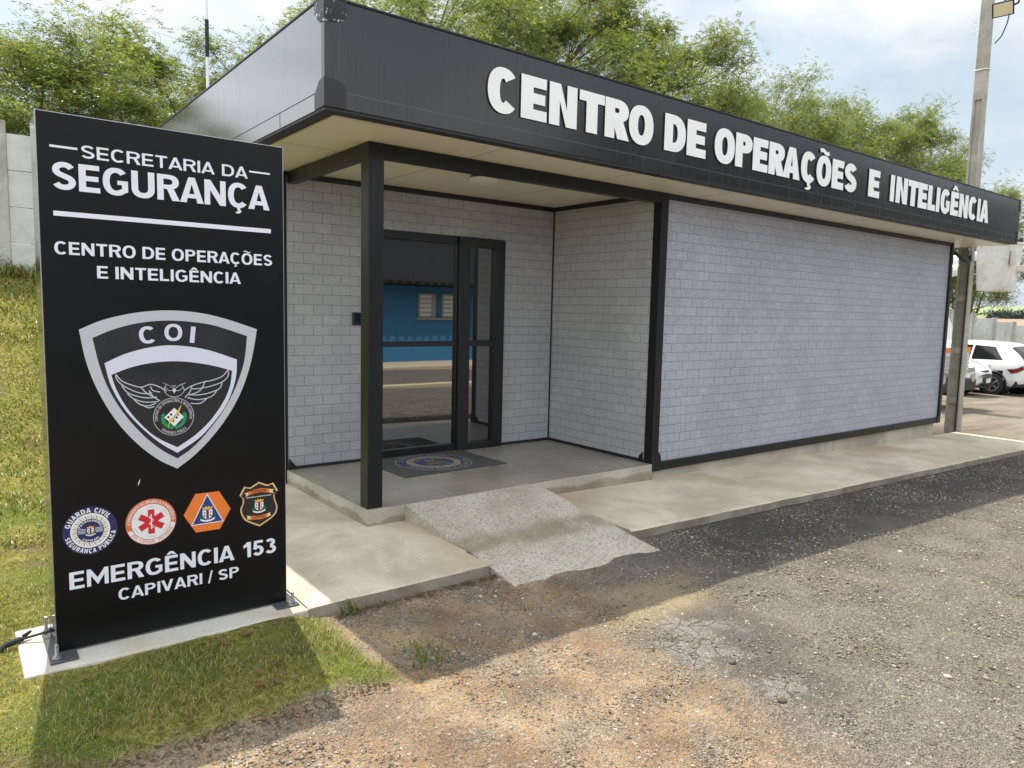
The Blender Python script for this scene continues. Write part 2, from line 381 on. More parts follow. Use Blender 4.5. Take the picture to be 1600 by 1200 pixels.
        r_ = .235*(1-t); rx = w/2-s/2; y1 = 1-t/2-r_; y2 = t/2+r_
        A = [stroke([(x, y) for x, y in arc(w/2, y1, rx*.96, r_, 22, 236, 18)]+[(x, y) for x, y in arc(w/2, y2, rx, r_, 54, -160, 18)], t*1.02, s*.98)]
    elif base == 'U': A = [[(0, 1)]+arc(w/2, w*.46, w/2, w*.46+.012, 180, 360, 22, e)+[(w, 1), (w-s, 1)]+arc(w/2, w*.46, w/2-s, w*.46-t, 360, 180, 22, e)+[(s, 1)]]
    elif base == '1': w = .42*wk; A = [[(w-s, 0), (w, 0), (w, 1), (w-s, 1), (0, .80), (0, .62), (w-s, .72)]]
    elif base == '5':
        w = .62*wk; A = [[(w*.94, 1), (w*.12, 1), (w*.06, .44), (w*.06+s*.8, .44), (w*.12+s*.85, 1-t), (w*.94, 1-t)]]
        B = [stroke(arc(w*.48, .33, w*.52-s/2, .33-t/2, 150, -150, 24), t, s)]
    elif base == '3':
        w = .62*wk; A = [stroke(arc(w*.46, .745, w*.46-s/2, .255-t/2, 155, -95, 20), t, s)]; B = [stroke(arc(w*.48, .28, w*.52-s/2, .28-t/2, 97, -155, 20), t, s)]
    elif base == '/': w = .36*wk; A = [[(0, -.08), (s*.62, -.08), (w, 1.08), (w-s*.62, 1.08)]]
    elif base == '-': w = .3; A = [rect(0, .3, .42, .42+t*.8)]
    elif base == '.': w = .15; A = [rect(0, .15, .42, .57)]
    if ch == 'Ç': B = B+[[(w*.44, .02), (w*.44+s*.55, .02), (w*.44+s*.5, -.06)]+arc(w*.46, -.15, s*.62, .10, 70, -130, 10)+[(w*.46-s*.35, -.19), (w*.46+s*.05, -.165), (w*.46, -.085), (w*.43, -.08)]]
    if ch == 'Õ' or ch == 'Ã': A = A+[stroke([(w*.2+w*.6*i/14, 1.14+.05*sin(i/14*2*pi)) for i in range(15)], t*.52, t*.6)]
    if ch == 'Ê': A = A+[[(w*.5-.25, 1.06), (w*.5-.07, 1.06), (w*.5, 1.14), (w*.5+.07, 1.06), (w*.5+.25, 1.06), (w*.5+.09, 1.26), (w*.5-.09, 1.26)]]
    if ch == 'Ú': A = A+[[(w*.45, 1.05), (w*.6, 1.05), (w*.75, 1.24), (w*.52, 1.24)]]
    return w, [A, B]
def layout(txt, s, t, track=.12, space=.34, wk=1.0):
    x = 0; o = []; sp_ = False
    for ch in txt:
        if ch == ' ': x += space; sp_ = True; continue
        w, ly = glyph(ch, s, t, wk)
        if o and not sp_ and (ch in 'AV' or o[-1][0] in 'AV') and ch != 'M': x -= .055
        if o and not sp_ and o[-1][0] in 'CÇ': x -= .045
        sp_ = False; o.append((ch, x, w, ly)); x += w+track
    return o, o[-1][1]+o[-1][2]
class Art:
    """flat or raised artwork: loops in (u, v) placed on a plane, several materials, one mesh"""
    def __init__(s): s.items = []
    def loops(s, loops, mat, w=0., ext=0.): 
        if loops: s.items.append((loops, mat, w, ext))
        return s
    def line(s, pts, width, mat, w=0.):
        return s.loops([stroke(pts, width, width)], mat, w)
    def text(s, txt, x0, x1, y0, h, mat, w=0., ext=0., st=.2, th=.17, track=.12, space=.34, fn=None):
        gl, tot = layout(txt, st, th, track, space); k = (x1-x0)/tot
        for ch, x, gw, ly in gl:
            for li, lo in enumerate(ly):
                if lo: s.items.append(([[(x0+(x+p[0])*k, y0+p[1]*h) for p in q] for q in lo], mat, w+li*.00015, ext))
        return s
    def ring_text(s, txt, cx, cy, r, h, amid, mat, w=0., outward=True, st=.2, th=.18, track=.14, span=None, space=.4):
        gl, tot = layout(txt, st, th, track, space); k = h
        if span: k = rad(span)*r/tot
        for ch, x, gw, ly in gl:
            off = (x+gw/2-tot/2)*k/r
            a = rad(amid)-off if outward else rad(amid)+off
            for li, lo in enumerate(ly):
                L2 = []
                for q in lo:
                    P_ = []
                    for p in q:
                        du = (p[0]-gw/2)*k; dv = p[1]*h
                        if outward: P_.append((cx+(r+dv)*cos(a)+du*sin(a), cy+(r+dv)*sin(a)-du*cos(a)))
                        else: P_.append((cx+(r+h-dv)*cos(a)-du*sin(a), cy+(r+h-dv)*sin(a)+du*cos(a)))
                    L2.append(P_)
                if L2: s.items.append((L2, mat, w+li*.00015, 0))
        return s
    def build(s, name, place, parent=None, side=None):
        """place(u, v, w) -> world point; ext>0 makes raised shapes whose returns use `side`"""
        off = parent_org(parent) if parent else Vector((0, 0, 0))
        mats = []; V = []; F = []; MI = []
        for loops, mat, w, ext in s.items:
            c = bpy.data.curves.new('tmp', 'CURVE'); c.dimensions = '2D'; c.fill_mode = 'BOTH'; c.extrude = ext/2; c.resolution_u = 1
            for lp in loops:
                sp = c.splines.new('POLY'); sp.points.add(len(lp)-1); sp.use_cyclic_u = True
                for q, p in zip(sp.points, lp): q.co = (p[0], p[1], 0, 1)
            o = bpy.data.objects.new('tmp', c); me = bpy.data.meshes.new_from_object(o)
            mi = mat_i(mats, mat); b = len(V)
            V += [tuple(Vector(place(v.co.x, v.co.y, w+ext/2+v.co.z))-off) for v in me.vertices]
            for p in me.polygons:
                F.append(tuple(i+b for i in p.vertices)); MI.append(mat_i(mats, side) if (side and abs(p.normal.z) < .5) else mi)
            bpy.data.objects.remove(o); bpy.data.meshes.remove(me); bpy.data.curves.remove(c)
        me = bpy.data.meshes.new(name); me.from_pydata(V, [], F)
        for mm in mats: me.materials.append(mm)
        me.polygons.foreach_set('material_index', MI)
        o = bpy.data.objects.new(name, me); COL.objects.link(o)
        if parent: o.parent = parent
        return o
def mat_i(lst, mm):
    if mm not in lst: lst.append(mm)
    return lst.index(mm)
def circ(cx, cy, r, n=40, ry=None): return [(cx+r*cos(2*pi*k/n), cy+(ry or r)*sin(2*pi*k/n)) for k in range(n)]

# ------------------------------------------------------------------ ground
def ss(a, b, x):
    t_ = np.clip((x-a)/(b-a), 0, 1); return t_*t_*(3-2*t_)
def wall_top(x): return 3.75-.07*(np.clip(x, -14, 45)+1.6)
def ground_z(x, y):
    x = np.asarray(x, float); y = np.asarray(y, float)
    base = np.where(x < 1.5, -.19, np.where(x < 10, -.19-.0215*(x-1.5), -.373-.024*(np.minimum(x, 40)-10)))
    b = ss(17, 10, x)
    z = base+.058*ss(-.80, -.98, x)*ss(-1.98, -1.55, y)
    z = z+.27*ss(-1, 5.8, y)*ss(-.95, -2.2, x)*b
    bt = wall_top(x)-2.0
    t_ = np.clip((y-2.6)/5.3, 0, 1); t_ = t_*.75+.25*ss(0, 1, t_)
    t_ = np.where((x > -1.2) & (x < 12), np.clip((y-5.5)/2.4, 0, 1)*ss(-1.2, -.9, x)+t_*(1-ss(-1.2, -.9, x)), t_)
    z = z+(bt-z)*t_*b
    far = ss(16, 60, y)
    z = z*(1-far)+(-1.6)*far
    return z+.0
def axis(a, b, step, far, g=1.35):
    c = list(np.arange(a, b+1e-6, step)); s_ = step; lo = []; x = a
    while x > -far: s_ *= g; x -= s_; lo.append(x)
    s_ = step; x = b; hi = []
    while x < far: s_ *= g; x += s_; hi.append(x)
    return np.array(lo[::-1]+c+hi)
gx = axis(-5, 14, .09, 3500); gy = axis(-4.5, 8.6, .09, 3500)
GX, GY = np.meshgrid(gx, gy); GZ = ground_z(GX, GY)
from mathutils import noise as mnoise
def vn(x, y, s_): return np.array([mnoise.noise((a*s_, b*s_, 3.1)) for a, b in zip(x.ravel(), y.ravel())]).reshape(x.shape)
near = (np.abs(GX) < 30) & (np.abs(GY) < 20)
nz = np.zeros_like(GX); nz[near] = vn(GX[near], GY[near], 3.0)*.010+vn(GX[near], GY[near], 9.0)*.006
GZ = GZ+nz*ss(-1.0, -1.5, GY)+ nz*1.5*ss(-.9, -1.2, GX)*ss(-1.6, -1, GY)
ny_, nx_ = GX.shape; idx = np.arange(nx_*ny_).reshape(ny_, nx_)
GF = np.stack([idx[:-1, :-1], idx[:-1, 1:], idx[1:, 1:], idx[1:, :-1]], -1).reshape(-1, 4)
def mk_ground():
    t = NT('ground dirt gravel and lawn soil')
    sep = t.n('ShaderNodeSeparateXYZ'); t.l(t.co(), sep.inputs[0]); X, Y = sep.outputs[0], sep.outputs[1]
    n_b = t.noise(.9, 8, .6); n_m = t.noise(3.2, 8, .65); n_f = t.noise(28, 8, .75); n_ff = t.noise(110, 5, .7)
    vo = t.n('ShaderNodeTexVoronoi'); vo.inputs['Scale'].default_value = 62; vo.inputs['Randomness'].default_value = 1; t.l(t.co(), vo.inputs['Vector'])
    vo2 = t.n('ShaderNodeTexVoronoi'); vo2.inputs['Scale'].default_value = 150; t.l(t.co(), vo2.inputs['Vector'])
    rv1 = t.n('ShaderNodeSeparateColor'); t.l(vo.outputs['Color'], rv1.inputs[0]); rv2 = t.n('ShaderNodeSeparateColor'); t.l(vo2.outputs['Color'], rv2.inputs[0])
    # reddish laterite soil
    dirt = t.ramp(t.mapr(n_m, .25, .75), [(0, (.24, .155, .094)), (.45, (.40, .265, .160)), (.75, (.50, .36, .225)), (1, (.57, .455, .30))])
    dirt = t.mix(t.noise(1.7, 6, lo=.52, hi=.7), dirt, (.56, .40, .22))
    # worn asphalt and gravel
    grav = t.ramp(t.mapr(n_m, .25, .75), [(0, (.125, .108, .088)), (.5, (.215, .187, .153)), (1, (.315, .278, .23))])
    grav = t.mix(t.math('MULTIPLY', t.noise(1.1, 7, .6, lo=.50, hi=.70), .6), grav, (.33, .265, .19))
    stone = t.ramp(rv1.outputs[0], [(0, (.10, .085, .068)), (.35, (.21, .178, .14)), (.7, (.31, .268, .215)), (.9, (.43, .385, .32)), (1, (.58, .54, .47))])
    stone2 = t.ramp(rv2.outputs[1], [(0, (.085, .07, .056)), (.5, (.24, .20, .155)), (1, (.46, .41, .34))])
    grav = t.mix(t.math('MULTIPLY', t.noise(5, 5, lo=.30, hi=.62), .62), grav, stone); grav = t.mix(.42, grav, stone2)
    dirt = t.mix(t.math('MULTIPLY', t.noise(4, 6, lo=.40, hi=.68), .7), dirt, stone2)
    dirt = t.mix(t.math('MULTIPLY', t.math('GREATER_THAN', rv1.outputs[2], .80), .7), dirt, stone)
    # where the soil ends and the worn asphalt begins: a slanting line with a ragged edge
    f = t.math('ADD', t.math('ADD', t.math('SUBTRACT', X, 1.24+.95), t.math('MULTIPLY', Y, -.30)), t.math('MULTIPLY', t.math('SUBTRACT', n_b, .5), 1.7))
    f = t.math('ADD', f, t.math('MULTIPLY', t.math('SUBTRACT', n_f, .5), .35))
    c = t.mix(t.mapr(f, -1.45, -.75), dirt, grav)
    # remnants of asphalt skin: dark along the pavement, pale broken crust in the sun
    sk = t.math('ADD', Y, t.math('MULTIPLY', t.math('SUBTRACT', n_b, .5), 1.6)); 
    dark = t.math('MULTIPLY', t.math('MULTIPLY', t.mapr(sk, -2.35, -1.55), t.mapr(f, -.75, .35)), t.mapr(n_f, .30, .50))
    c = t.mix(t.math('MULTIPLY', dark, .88), c, t.mix(n_ff, (.042, .039, .036), (.105, .096, .086)))
    # broken asphalt skin: a dark tongue with pale cracked pieces along its edge
    fe = t.math('ADD', f, .95); fe = t.math('ADD', fe, t.math('MULTIPLY', t.math('SUBTRACT', t.noise(4.5, 6, .7), .5), .5))
    yz = t.math('MULTIPLY', t.mapr(Y, -3.25, -2.9), t.mapr(Y, -1.80, -1.98, 0, 1))
    tong = t.math('MULTIPLY', t.math('MULTIPLY', t.mapr(fe, -.10, .02), t.mapr(fe, .75, .35)), yz)
    c = t.mix(t.math('MULTIPLY', tong, .75), c, t.mix(n_ff, (.085, .078, .068), (.19, .172, .15)))
    vc = t.n('ShaderNodeTexVoronoi', feature='DISTANCE_TO_EDGE'); vc.inputs['Scale'].default_value = 9; t.l(t.co(), vc.inputs['Vector'])
    cr = t.math('MULTIPLY', t.math('MULTIPLY', t.mapr(fe, -.06, .0), t.mapr(fe, .42, .20)), t.math('MULTIPLY', yz, t.mapr(t.noise(3.5, 7, .7), .46, .54)))
    cr = t.math('MULTIPLY', cr, t.mapr(vc.outputs['Distance'], .015, .05))
    c = t.mix(t.math('MULTIPLY', cr, .85), c, t.mix(n_f, (.26, .235, .20), (.44, .41, .37)))
    sand = t.math('MULTIPLY', t.math('MULTIPLY', t.mapr(f, -1.45, -1.0), t.mapr(f, -.3, -.7)), t.math('MULTIPLY', t.mapr(Y, -2.25, -2.0), t.mapr(Y, -1.62, -1.8)))
    c = t.mix(t.math('MULTIPLY', sand, .8), c, t.mix(n_f, (.36, .26, .14), (.56, .44, .27)))
    yard = t.mapr(t.math('ADD', X, t.math('MULTIPLY', t.math('SUBTRACT', n_b, .5), 3)), 8.5, 11.5)
    c = t.mix(t.math('MULTIPLY', yard, .75), c, t.mix(t.noise(1.6, 7, .65, scale=(.25, 1.4, 1), lo=.3, hi=.7), (.26, .215, .165), (.50, .43, .33)))
    c = t.mix(t.math('MULTIPLY', t.mapr(n_ff, .56, .68), .6), c, (.05, .042, .034))
    # lawn soil
    lw = t.math('MAXIMUM', t.math('ADD', X, .80), t.math('SUBTRACT', -1.86, Y))
    lw = t.math('ADD', lw, t.math('MULTIPLY', t.math('SUBTRACT', n_m, .5), .25))
    l1 = t.mapr(lw, -.07, .06, 1, 0)
    l2 = t.math('MULTIPLY', t.mapr(Y, 4.3, 4.8), t.mapr(X, 12.5, 10.5))
    lawn = t.ramp(t.mapr(t.noise(26, 7, .75), .28, .72), [(0, (.12, .095, .03)), (.4, (.26, .23, .05)), (.7, (.38, .335, .085)), (1, (.52, .44, .17))])
    lawn = t.mix(t.noise(1.3, 6, .6, lo=.42, hi=.62), lawn, t.mix(n_f, (.10, .15, .02), (.24, .27, .05)))
    lawn = t.mix(t.math('MULTIPLY', t.noise(2.6, 6, .6, lo=.52, hi=.66), .8), lawn, t.mix(n_f, (.16, .10, .055), (.32, .21, .13)))
    c = t.mix(t.math('MAXIMUM', l1, l2), c, lawn)
    t.col(c).rough(.93); t.set(Specular_IOR_Level=.2)
    h = t.mix(.5, t.mix(.5, vo.outputs['Distance'], vo2.outputs['Distance']), t.mix(n_f, (0,)*3, (1,)*3), 'SUBTRACT')
    t.bump(h, 1.0, .028); return t.m
M['ground'] = mk_ground()
g = np_mesh('ground', np.stack([GX, GY, GZ], -1).reshape(-1, 3), GF, M['ground'], smooth=True); tag(g, kind='structure')

# ------------------------------------------------------------------ pavement, ramp, sign footing
def pz(x): return -.118-.0215*max(0, x-1.5)
def slab_strip(mb, x0, x1, y0, y1, zf, thick, step=.12, jit=.006):
    n = max(1, int((x1-x0)/step)); xs = [x0+(x1-x0)*i/n for i in range(n+1)]
    ys = [y0, y0+.012, y0+.3, y1]
    vs = []
    for i, x in enumerate(xs):
        j = random.uniform(-jit, jit)+.01*mnoise.noise((x*1.3, 0, 5))
        z = zf(x)
        vs += [(x, y0+j+.004, z-thick), (x, y0+j, z-.012), (x, y0+.014+j, z-.0+random.uniform(-.003, 0)), (x, y0+.3, z), (x, y1, z), (x, y1, z-thick)]
    k = 6; fs = [(i*k+a, (i+1)*k+a, (i+1)*k+a+1, i*k+a+1) for i in range(n) for a in range(k-1)]
    fs += [tuple(range(k)), tuple(range(n*k+k-1, n*k-1, -1))]
    mb.add(vs, fs)
mb = MB()
slab_strip(mb, -.88, .262, -1.1, .02, pz, .25); slab_strip(mb, .2625, 1.4975, -.83, .02, pz, .25); slab_strip(mb, 1.498, 9.98, -1.1, .10, pz, .22)
mb.box(-.88, -.012, .0205, 3.1, -.5, -.118)
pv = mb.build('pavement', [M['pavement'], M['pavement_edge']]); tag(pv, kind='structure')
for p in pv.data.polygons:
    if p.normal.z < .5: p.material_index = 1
# ramp
mb = MB(); nx2, ny2 = 28, 30; vs = []
for j in range(ny2+1):
    for i in range(nx2+1):
        u, v = i/nx2, j/ny2
        x = .283+1.222*u; y = -.006-1.39*v
        if j == ny2: y += .010*mnoise.noise((x*6, 1, 2))+.016*mnoise.noise((x*23, 1, 2))
        if i in (0, nx2): x += .010*mnoise.noise((y*9, i, 7))
        z = -.002-.197*v+.012*max(0, 1-abs(v-.62)/.25)-.012*max(0, 1-abs(v-.45)/.2)+.005*mnoise.noise((x*4, y*4, 1))+.003*mnoise.noise((x*15, y*15, 1)) - (.012 if j == ny2 else 0)
        vs.append((x, y, z))
W1 = nx2+1; fs = [(j*W1+i, (j+1)*W1+i, (j+1)*W1+i+1, j*W1+i+1) for j in range(ny2) for i in range(nx2)]
b0 = len(vs); vs += [(vs[j*W1][0], vs[j*W1][1], -.3) for j in range(ny2+1)]; b1 = len(vs); vs += [(vs[j*W1+nx2][0], vs[j*W1+nx2][1], -.3) for j in range(ny2+1)]
b2 = len(vs); vs += [(vs[ny2*W1+i][0], vs[ny2*W1+i][1], -.3) for i in range(W1)]
for j in range(ny2): fs += [(j*W1, b0+j, b0+j+1, (j+1)*W1), (j*W1+nx2, (j+1)*W1+nx2, b1+j+1, b1+j)]
for i in range(nx2): fs += [(ny2*W1+i, b2+i, b2+i+1, ny2*W1+i+1)]
mb.add(vs, fs); ob = mb.build('ramp', M['ramp']); tag(ob, kind='structure')
mb = MB(); mb.add([(-2.085, -1.14, -.118), (-.886, -1.135, -.118), (-.886, -.60, -.118), (-2.085, -.61, -.118), (-2.09, -1.147, -.35), (-.885, -1.142, -.35), (-.885, -.6, -.35), (-2.09, -.6, -.35)],
       [(0, 1, 2, 3), (0, 4, 5, 1), (1, 5, 6, 2), (2, 6, 7, 3), (3, 7, 4, 0)])
M['pad'] = mk_concrete('pale footing concrete', (.46, .43, .36), (.60, .57, .49), stain=(.48, .26, .10), st=.55, sc=2.4)
ob = mb.build('concrete_footing', M['pad'], bevel=.008); tag(ob, kind='structure')

# ------------------------------------------------------------------ the office building
W_, Lx, Dp, Hc = 2.927, 9.146, 1.5, 2.505
XS, XE, YF, YB, ZB, ZT = -.52, 10.005, -.4958, 3.6, 2.535, 3.132
bld = empty('office_building', (4.6, 1.5, -.15), 'low modular office with black flat roof band, grey block pattern walls and open corner porch', 'building')
mb = MB(); mb.box(W_+.10, Lx-.05, .03, .08, .0, 2.46); mb.build('front_wall', M['brick_front'], bld)
mb = MB(); mb.box(.0, .80, Dp, Dp+.05, .0, 2.48); mb.box(2.252, W_-.01, Dp, Dp+.05, .0, 2.48); mb.box(.80, 2.252, Dp+.001, Dp+.05, 2.112, 2.48); mb.build('porch_rear_wall', M['brick_rear'], bld)
mb = MB(); mb.box(W_, W_+.05, .10, Dp+.05, .0, 2.48); mb.build('porch_side_wall', M['brick'], bld)
mb = MB(); mb.box(-.05, .0, Dp+.06, 3.1, -.3, 2.49); mb.box(Lx-.05, Lx-.002, .09, 3.1, .0, 2.49); mb.box(-.05, Lx, 3.05, 3.1, -.3, 2.49); mb.build('outer_wall', M['brick'], bld)
# plinth
mb = MB(); mb.box(W_+.02, Lx-.10, .045, 3.0, -.6, -.083); mb.build('plinth', M['slab'], bld)
# porch floor
mb = MB(); mb.box(-.014, W_-.012, -.022, Dp+.06, -.35, 0); o = mb.build('porch_floor', [M['slab_dirty'], M['tile']], bld, bevel=.006)
for p in o.data.polygons:
    if p.normal.z > .9: p.material_index = 1
# frame: posts, beams, rails
def part(name, boxes, mat, bevel=.004, parent=bld):
    q = MB()
    for b_ in boxes: q.box(*b_)
    return q.build(name, mat, parent, bevel=bevel)
part('porch_post', [(0, .116, 0, .116, 0.001, Hc)], M['black'])
part('corner_post', [(W_, W_+.094, 0, .098, -.077, Hc)], M['black'])
part('corner_post', [(Lx-.05, Lx+.012, 0, .09, -.079, Hc)], M['black'])
part('corner_post', [(-.088, -.001, Dp-.004, Dp+.058, -.16, Hc)], M['black'])
part('porch_beam', [(.117, W_-.001, .003, .08, 2.41, Hc)], M['black'])
part('porch_beam', [(.003, .08, .117, Dp-.005, 2.41, Hc)], M['black'])
part('base_rail', [(W_+.095, Lx-.051, .004, .044, -.078, .004)], M['black'])
part('top_trim', [(W_+.095, Lx-.051, .010, .05, 2.455, Hc)], M['black_matt'])
part('top_trim', [(.081, W_-.013, Dp-.012, Dp-.0005, 2.462, Hc)], M['black_matt'], 0)
part('top_trim', [(W_-.012, W_-.0005, .10, Dp-.013, 2.462, Hc)], M['black_matt'], 0)
part('base_trim', [(.001, .80, Dp-.012, Dp-.0005, .001, .026)], M['black_matt'], 0)
part('base_trim', [(2.255, W_-.013, Dp-.012, Dp-.0005, .001, .026)], M['black_matt'], 0)
part('base_trim', [(W_-.012, W_-.0005, .10, Dp-.013, .001, .028)], M['black_matt'], 0)
part('corner_trim', [(W_-.0121, W_-.0005, Dp-.0121, Dp-.0005, .029, 2.461)], M['black_matt'], 0)
# gusset brackets at the feet of the corner posts
q = MB(); q.prism([(W_-.003, .10), (W_+.097, .10), (W_+.125, .07), (W_+.13, .03), (W_+.13, -.080), (W_-.003, -.080)], -.005, -.0005, 'y')
q.prism([(.10, .10), (.145, .06), (.16, .0), (.10, .0)], W_-.018, W_-.0125, 'x'); q.build('foot_bracket', M['black'], bld, bevel=.003)
q = MB(); q.prism([(-.001, .10), (.055, .035), (.06, .0265), (-.001, .0265)], Dp-.03, Dp-.0125, 'y'); q.build('foot_bracket', M['black'], bld, bevel=.003)
q = MB(); q.prism([(Lx-.10, -.078), (Lx-.10, -.01), (Lx-.05, .055), (Lx-.05, -.078)], -.003, .003, 'y'); q.build('foot_bracket', M['black'], bld, bevel=.003)
# roof
part('fascia_front', [(XS, XE, YF, YF+.04, ZB, ZT)], M['fascia'], .006)
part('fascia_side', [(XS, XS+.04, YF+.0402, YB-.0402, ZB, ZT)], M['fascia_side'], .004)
part('fascia_side', [(XE-.04, XE, YF+.0402, YB-.0402, ZB, ZT)], M['fascia'], .004)
part('fascia_rear', [(XS, XE, YB-.04, YB, ZB, ZT)], M['fascia'], .004)
part('roof_cap', [(XS-.006, XE+.006, YF-.006, YF+.06, ZT-.004, ZT+.012), (XS-.006, XS+.06, YF+.0605, YB-.0605, ZT-.004, ZT+.012), (XE-.06, XE+.006, YF+.0605, YB-.0605, ZT-.004, ZT+.012), (XS-.006, XE+.006, YB-.06, YB+.006, ZT-.004, ZT+.012)], M['black'], .004)
part('roof_deck', [(XS+.042, XE-.042, YF+.042, YB-.042, 2.9, 2.95)], M['seam'], 0)
part('roof_lip', [(XS+.003, XE-.003, YF+.003, YF+.09, 2.520, ZB-.001), (XS+.003, XS+.09, YF+.0905, YB-.0905, 2.520, ZB-.001), (XE-.09, XE-.003, YF+.0905, YB-.0905, 2.520, ZB-.001), (XS+.003, XE-.003, YB-.09, YB-.003, 2.520, ZB-.001)], M['black_matt'], 0)
part('soffit', [(XS+.0905, XE-.0905, YF+.0905, YB-.0905, Hc+.003, Hc+.03)], M['soffit'], 0)
q = MB()
for i in range(8):
    x = -.49+1.29*i
    if i > 0: q.box(x-.004, x+.004, YF+.092, .0-.0005, Hc+.0015, Hc+.0029)
    if 0 < i < 3: q.box(x-.004, x+.004, .085, Dp-.014, Hc+.0015, Hc+.0029)
q.box(XS+.092, -.001, .452, .460, Hc+.0015, Hc+.0029); q.build('soffit_joint', M['seal'], bld)
q = MB(); q.box(-.385, XE-.10, YF-.0012, YF-.0002, 2.628, 2.6325); q.box(-.4325, -.430, YF-.0012, YF-.0002, 2.70, 3.0)
for x, z0, z1 in ((2.116, 2.545, 2.625), (2.47, 2.635, 3.12), (4.72, 2.545, 2.625), (7.3, 2.545, 2.62), (7.32, 2.635, 3.12)): q.box(x-.002, x+.002, YF-.0012, YF-.0002, z0, z1)
q.build('fascia_seam', M['seam'], bld)
q = MB(); q.box(XS-.0012, XS-.0002, -.36, YB-.1, 2.631, 2.636); q.box(XS-.0012, XS-.0002, .21, .215, 2.545, 2.629); q.box(XS-.0012, XS-.0002, 3.40, 3.406, 2.55, 3.12)
q.build('fascia_seam', M['black_matt'], bld)
M['patch'] = NT('black sealing patch'); tt = M['patch']; tt.col(tt.mix(tt.noise(22, 6, .8, lo=.585, hi=.60), (.006, .006, .007), (.7, .7, .7))).rough(tt.mapr(tt.noise(8, 4), .3, .7, .2, .5)); M['patch'] = tt.m
M['patch_plain'] = NT('black sealing patch, whole').col((.005, .005, .006)).rough(.35).m
def patch(z0, z1, flip):
    fz = (lambda z: z1+z0-z) if flip else (lambda z: z)
    q = MB()
    pf = [(XS-.004, z0), (XS+.128, z0), (XS+.130, z0+.09)]+[(XS+.10+.03*cos(rad(a)), z1-.05+.03*sin(rad(a))) for a in (20, 60)]+[(XS+.06, z1-.008), (XS-.004, z1)]
    q.prism([(x, fz(z)) for x, z in pf], YF-.005, YF-.0013, 'y')
    pl = [(YF-.0012, z0), (YF+.135, z0), (YF+.137, z0+.08), (YF+.12, z1-.06), (YF+.07, z1-.01), (YF-.0012, z1)]
    q.prism([(y, fz(z)) for y, z in pl], XS-.005, XS-.0013, 'x')
    q.build('corner_patch', M['patch'] if flip else M['patch_plain'], bld)
patch(2.54, 2.70, False); patch(3.0, 3.148, True)
q = MB(); q.box(XE-.06, XE+.004, YF-.004, YF-.0013, 2.54, 2.70); q.box(XE-.05, XE+.004, YF-.004, YF-.0013, 2.98, 3.146); q.build('corner_patch', M['patch_plain'], bld)
# door: frame, fixed side light, big pane
dr = empty('door', (0, 0, 0)); dr.parent = bld; bpy.data.objects.remove(dr)
q = MB(); y0, y1 = Dp-.012, Dp+.046
q.box(.80, .862, y0, y1, .0, 2.111); q.box(.8622, 1.70, y0, y1, 2.046, 2.111); q.box(.8622, 1.70, y0, y1, .002, .077); q.box(.8622, 1.69, y0, y1, 1.045, 1.097); q.box(1.6902, 1.70, y0, y1, .0772, 2.0458)
door = q.build('door', M['door_black'], bld, bevel=.003)
q = MB(); q.box(.8625, 1.69, Dp+.015, Dp+.022, .0772, 1.0448); q.box(.8625, 1.69, Dp+.015, Dp+.022, 1.0972, 2.0458)
o = q.build('pane', M['glass'], door, org=parent_org(bld))
q = MB(); y0 = Dp-.045; y1 = Dp+.044
q.box(1.701, 1.83, y0, y1, .0015, 2.09); q.box(2.14, 2.252, y0, y1, .0015, 2.111); q.box(1.8302, 2.1398, y0, y1, 2.02, 2.09); q.box(1.8302, 2.1398, y0, y1, .0015, .068); q.box(1.8302, 2.1398, y0, y1, 1.043, 1.10); q.box(1.701, 2.1398, y0+.002, y1, 2.0902, 2.111)
dl = q.build('sliding_door_leaf', M['door_black'], bld, bevel=.003)
q = MB(); q.box(1.8303, 2.1397, Dp+.005, Dp+.012, .0682, 1.0428); q.box(1.8303, 2.1397, Dp+.005, Dp+.012, 1.1002, 2.0198)
q.build('pane', M['glass'], dl, org=parent_org(bld))
# raised letters on the fascia: place one by one where the photo has them
LET = [('C', .602, .855), ('E', .880, 1.109), ('N', 1.131, 1.393), ('T', 1.415, 1.668), ('R', 1.675, 1.926), ('O', 1.931, 2.208), ('D', 2.341, 2.601), ('E', 2.618, 2.865), ('O', 2.982, 3.263), ('P', 3.275, 3.520), ('E', 3.532, 3.765), ('R', 3.780, 4.030), ('A', 4.010, 4.300), ('Ç', 4.315, 4.583), ('Õ', 4.590, 4.862), ('E', 4.880, 5.108), ('S', 5.122, 5.373), ('E', 5.625, 5.868), ('I', 6.110, 6.205), ('N', 6.245, 6.520), ('T', 6.535, 6.785), ('E', 6.790, 7.025), ('L', 7.045, 7.250), ('I', 7.270, 7.365), ('G', 7.390, 7.655), ('Ê', 7.675, 7.905), ('N', 7.925, 8.195), ('C', 8.210, 8.470), ('I', 8.490, 8.580), ('A', 8.580, 8.865)]
for ch, xa, xb in LET:
    h_ = .288; nat = (xb-xa)/h_; w0, _ = glyph(ch, .29, .235); 
    ar = Art(); w0, ly = glyph(ch, .31 if ch != 'I' else nat, .245, 1.0); k = (xb-xa)/w0
    for li, lo in enumerate(ly):
        if lo: ar.loops([[(xa+p[0]*k, 2.716+p[1]*h_) for p in l_] for l_ in lo], M['letter_white'], .0006+li*.0004, .011)
    ar.build('letter', lambda u, v, w: (u, YF-w, v), bld, side=M['letter_side'])
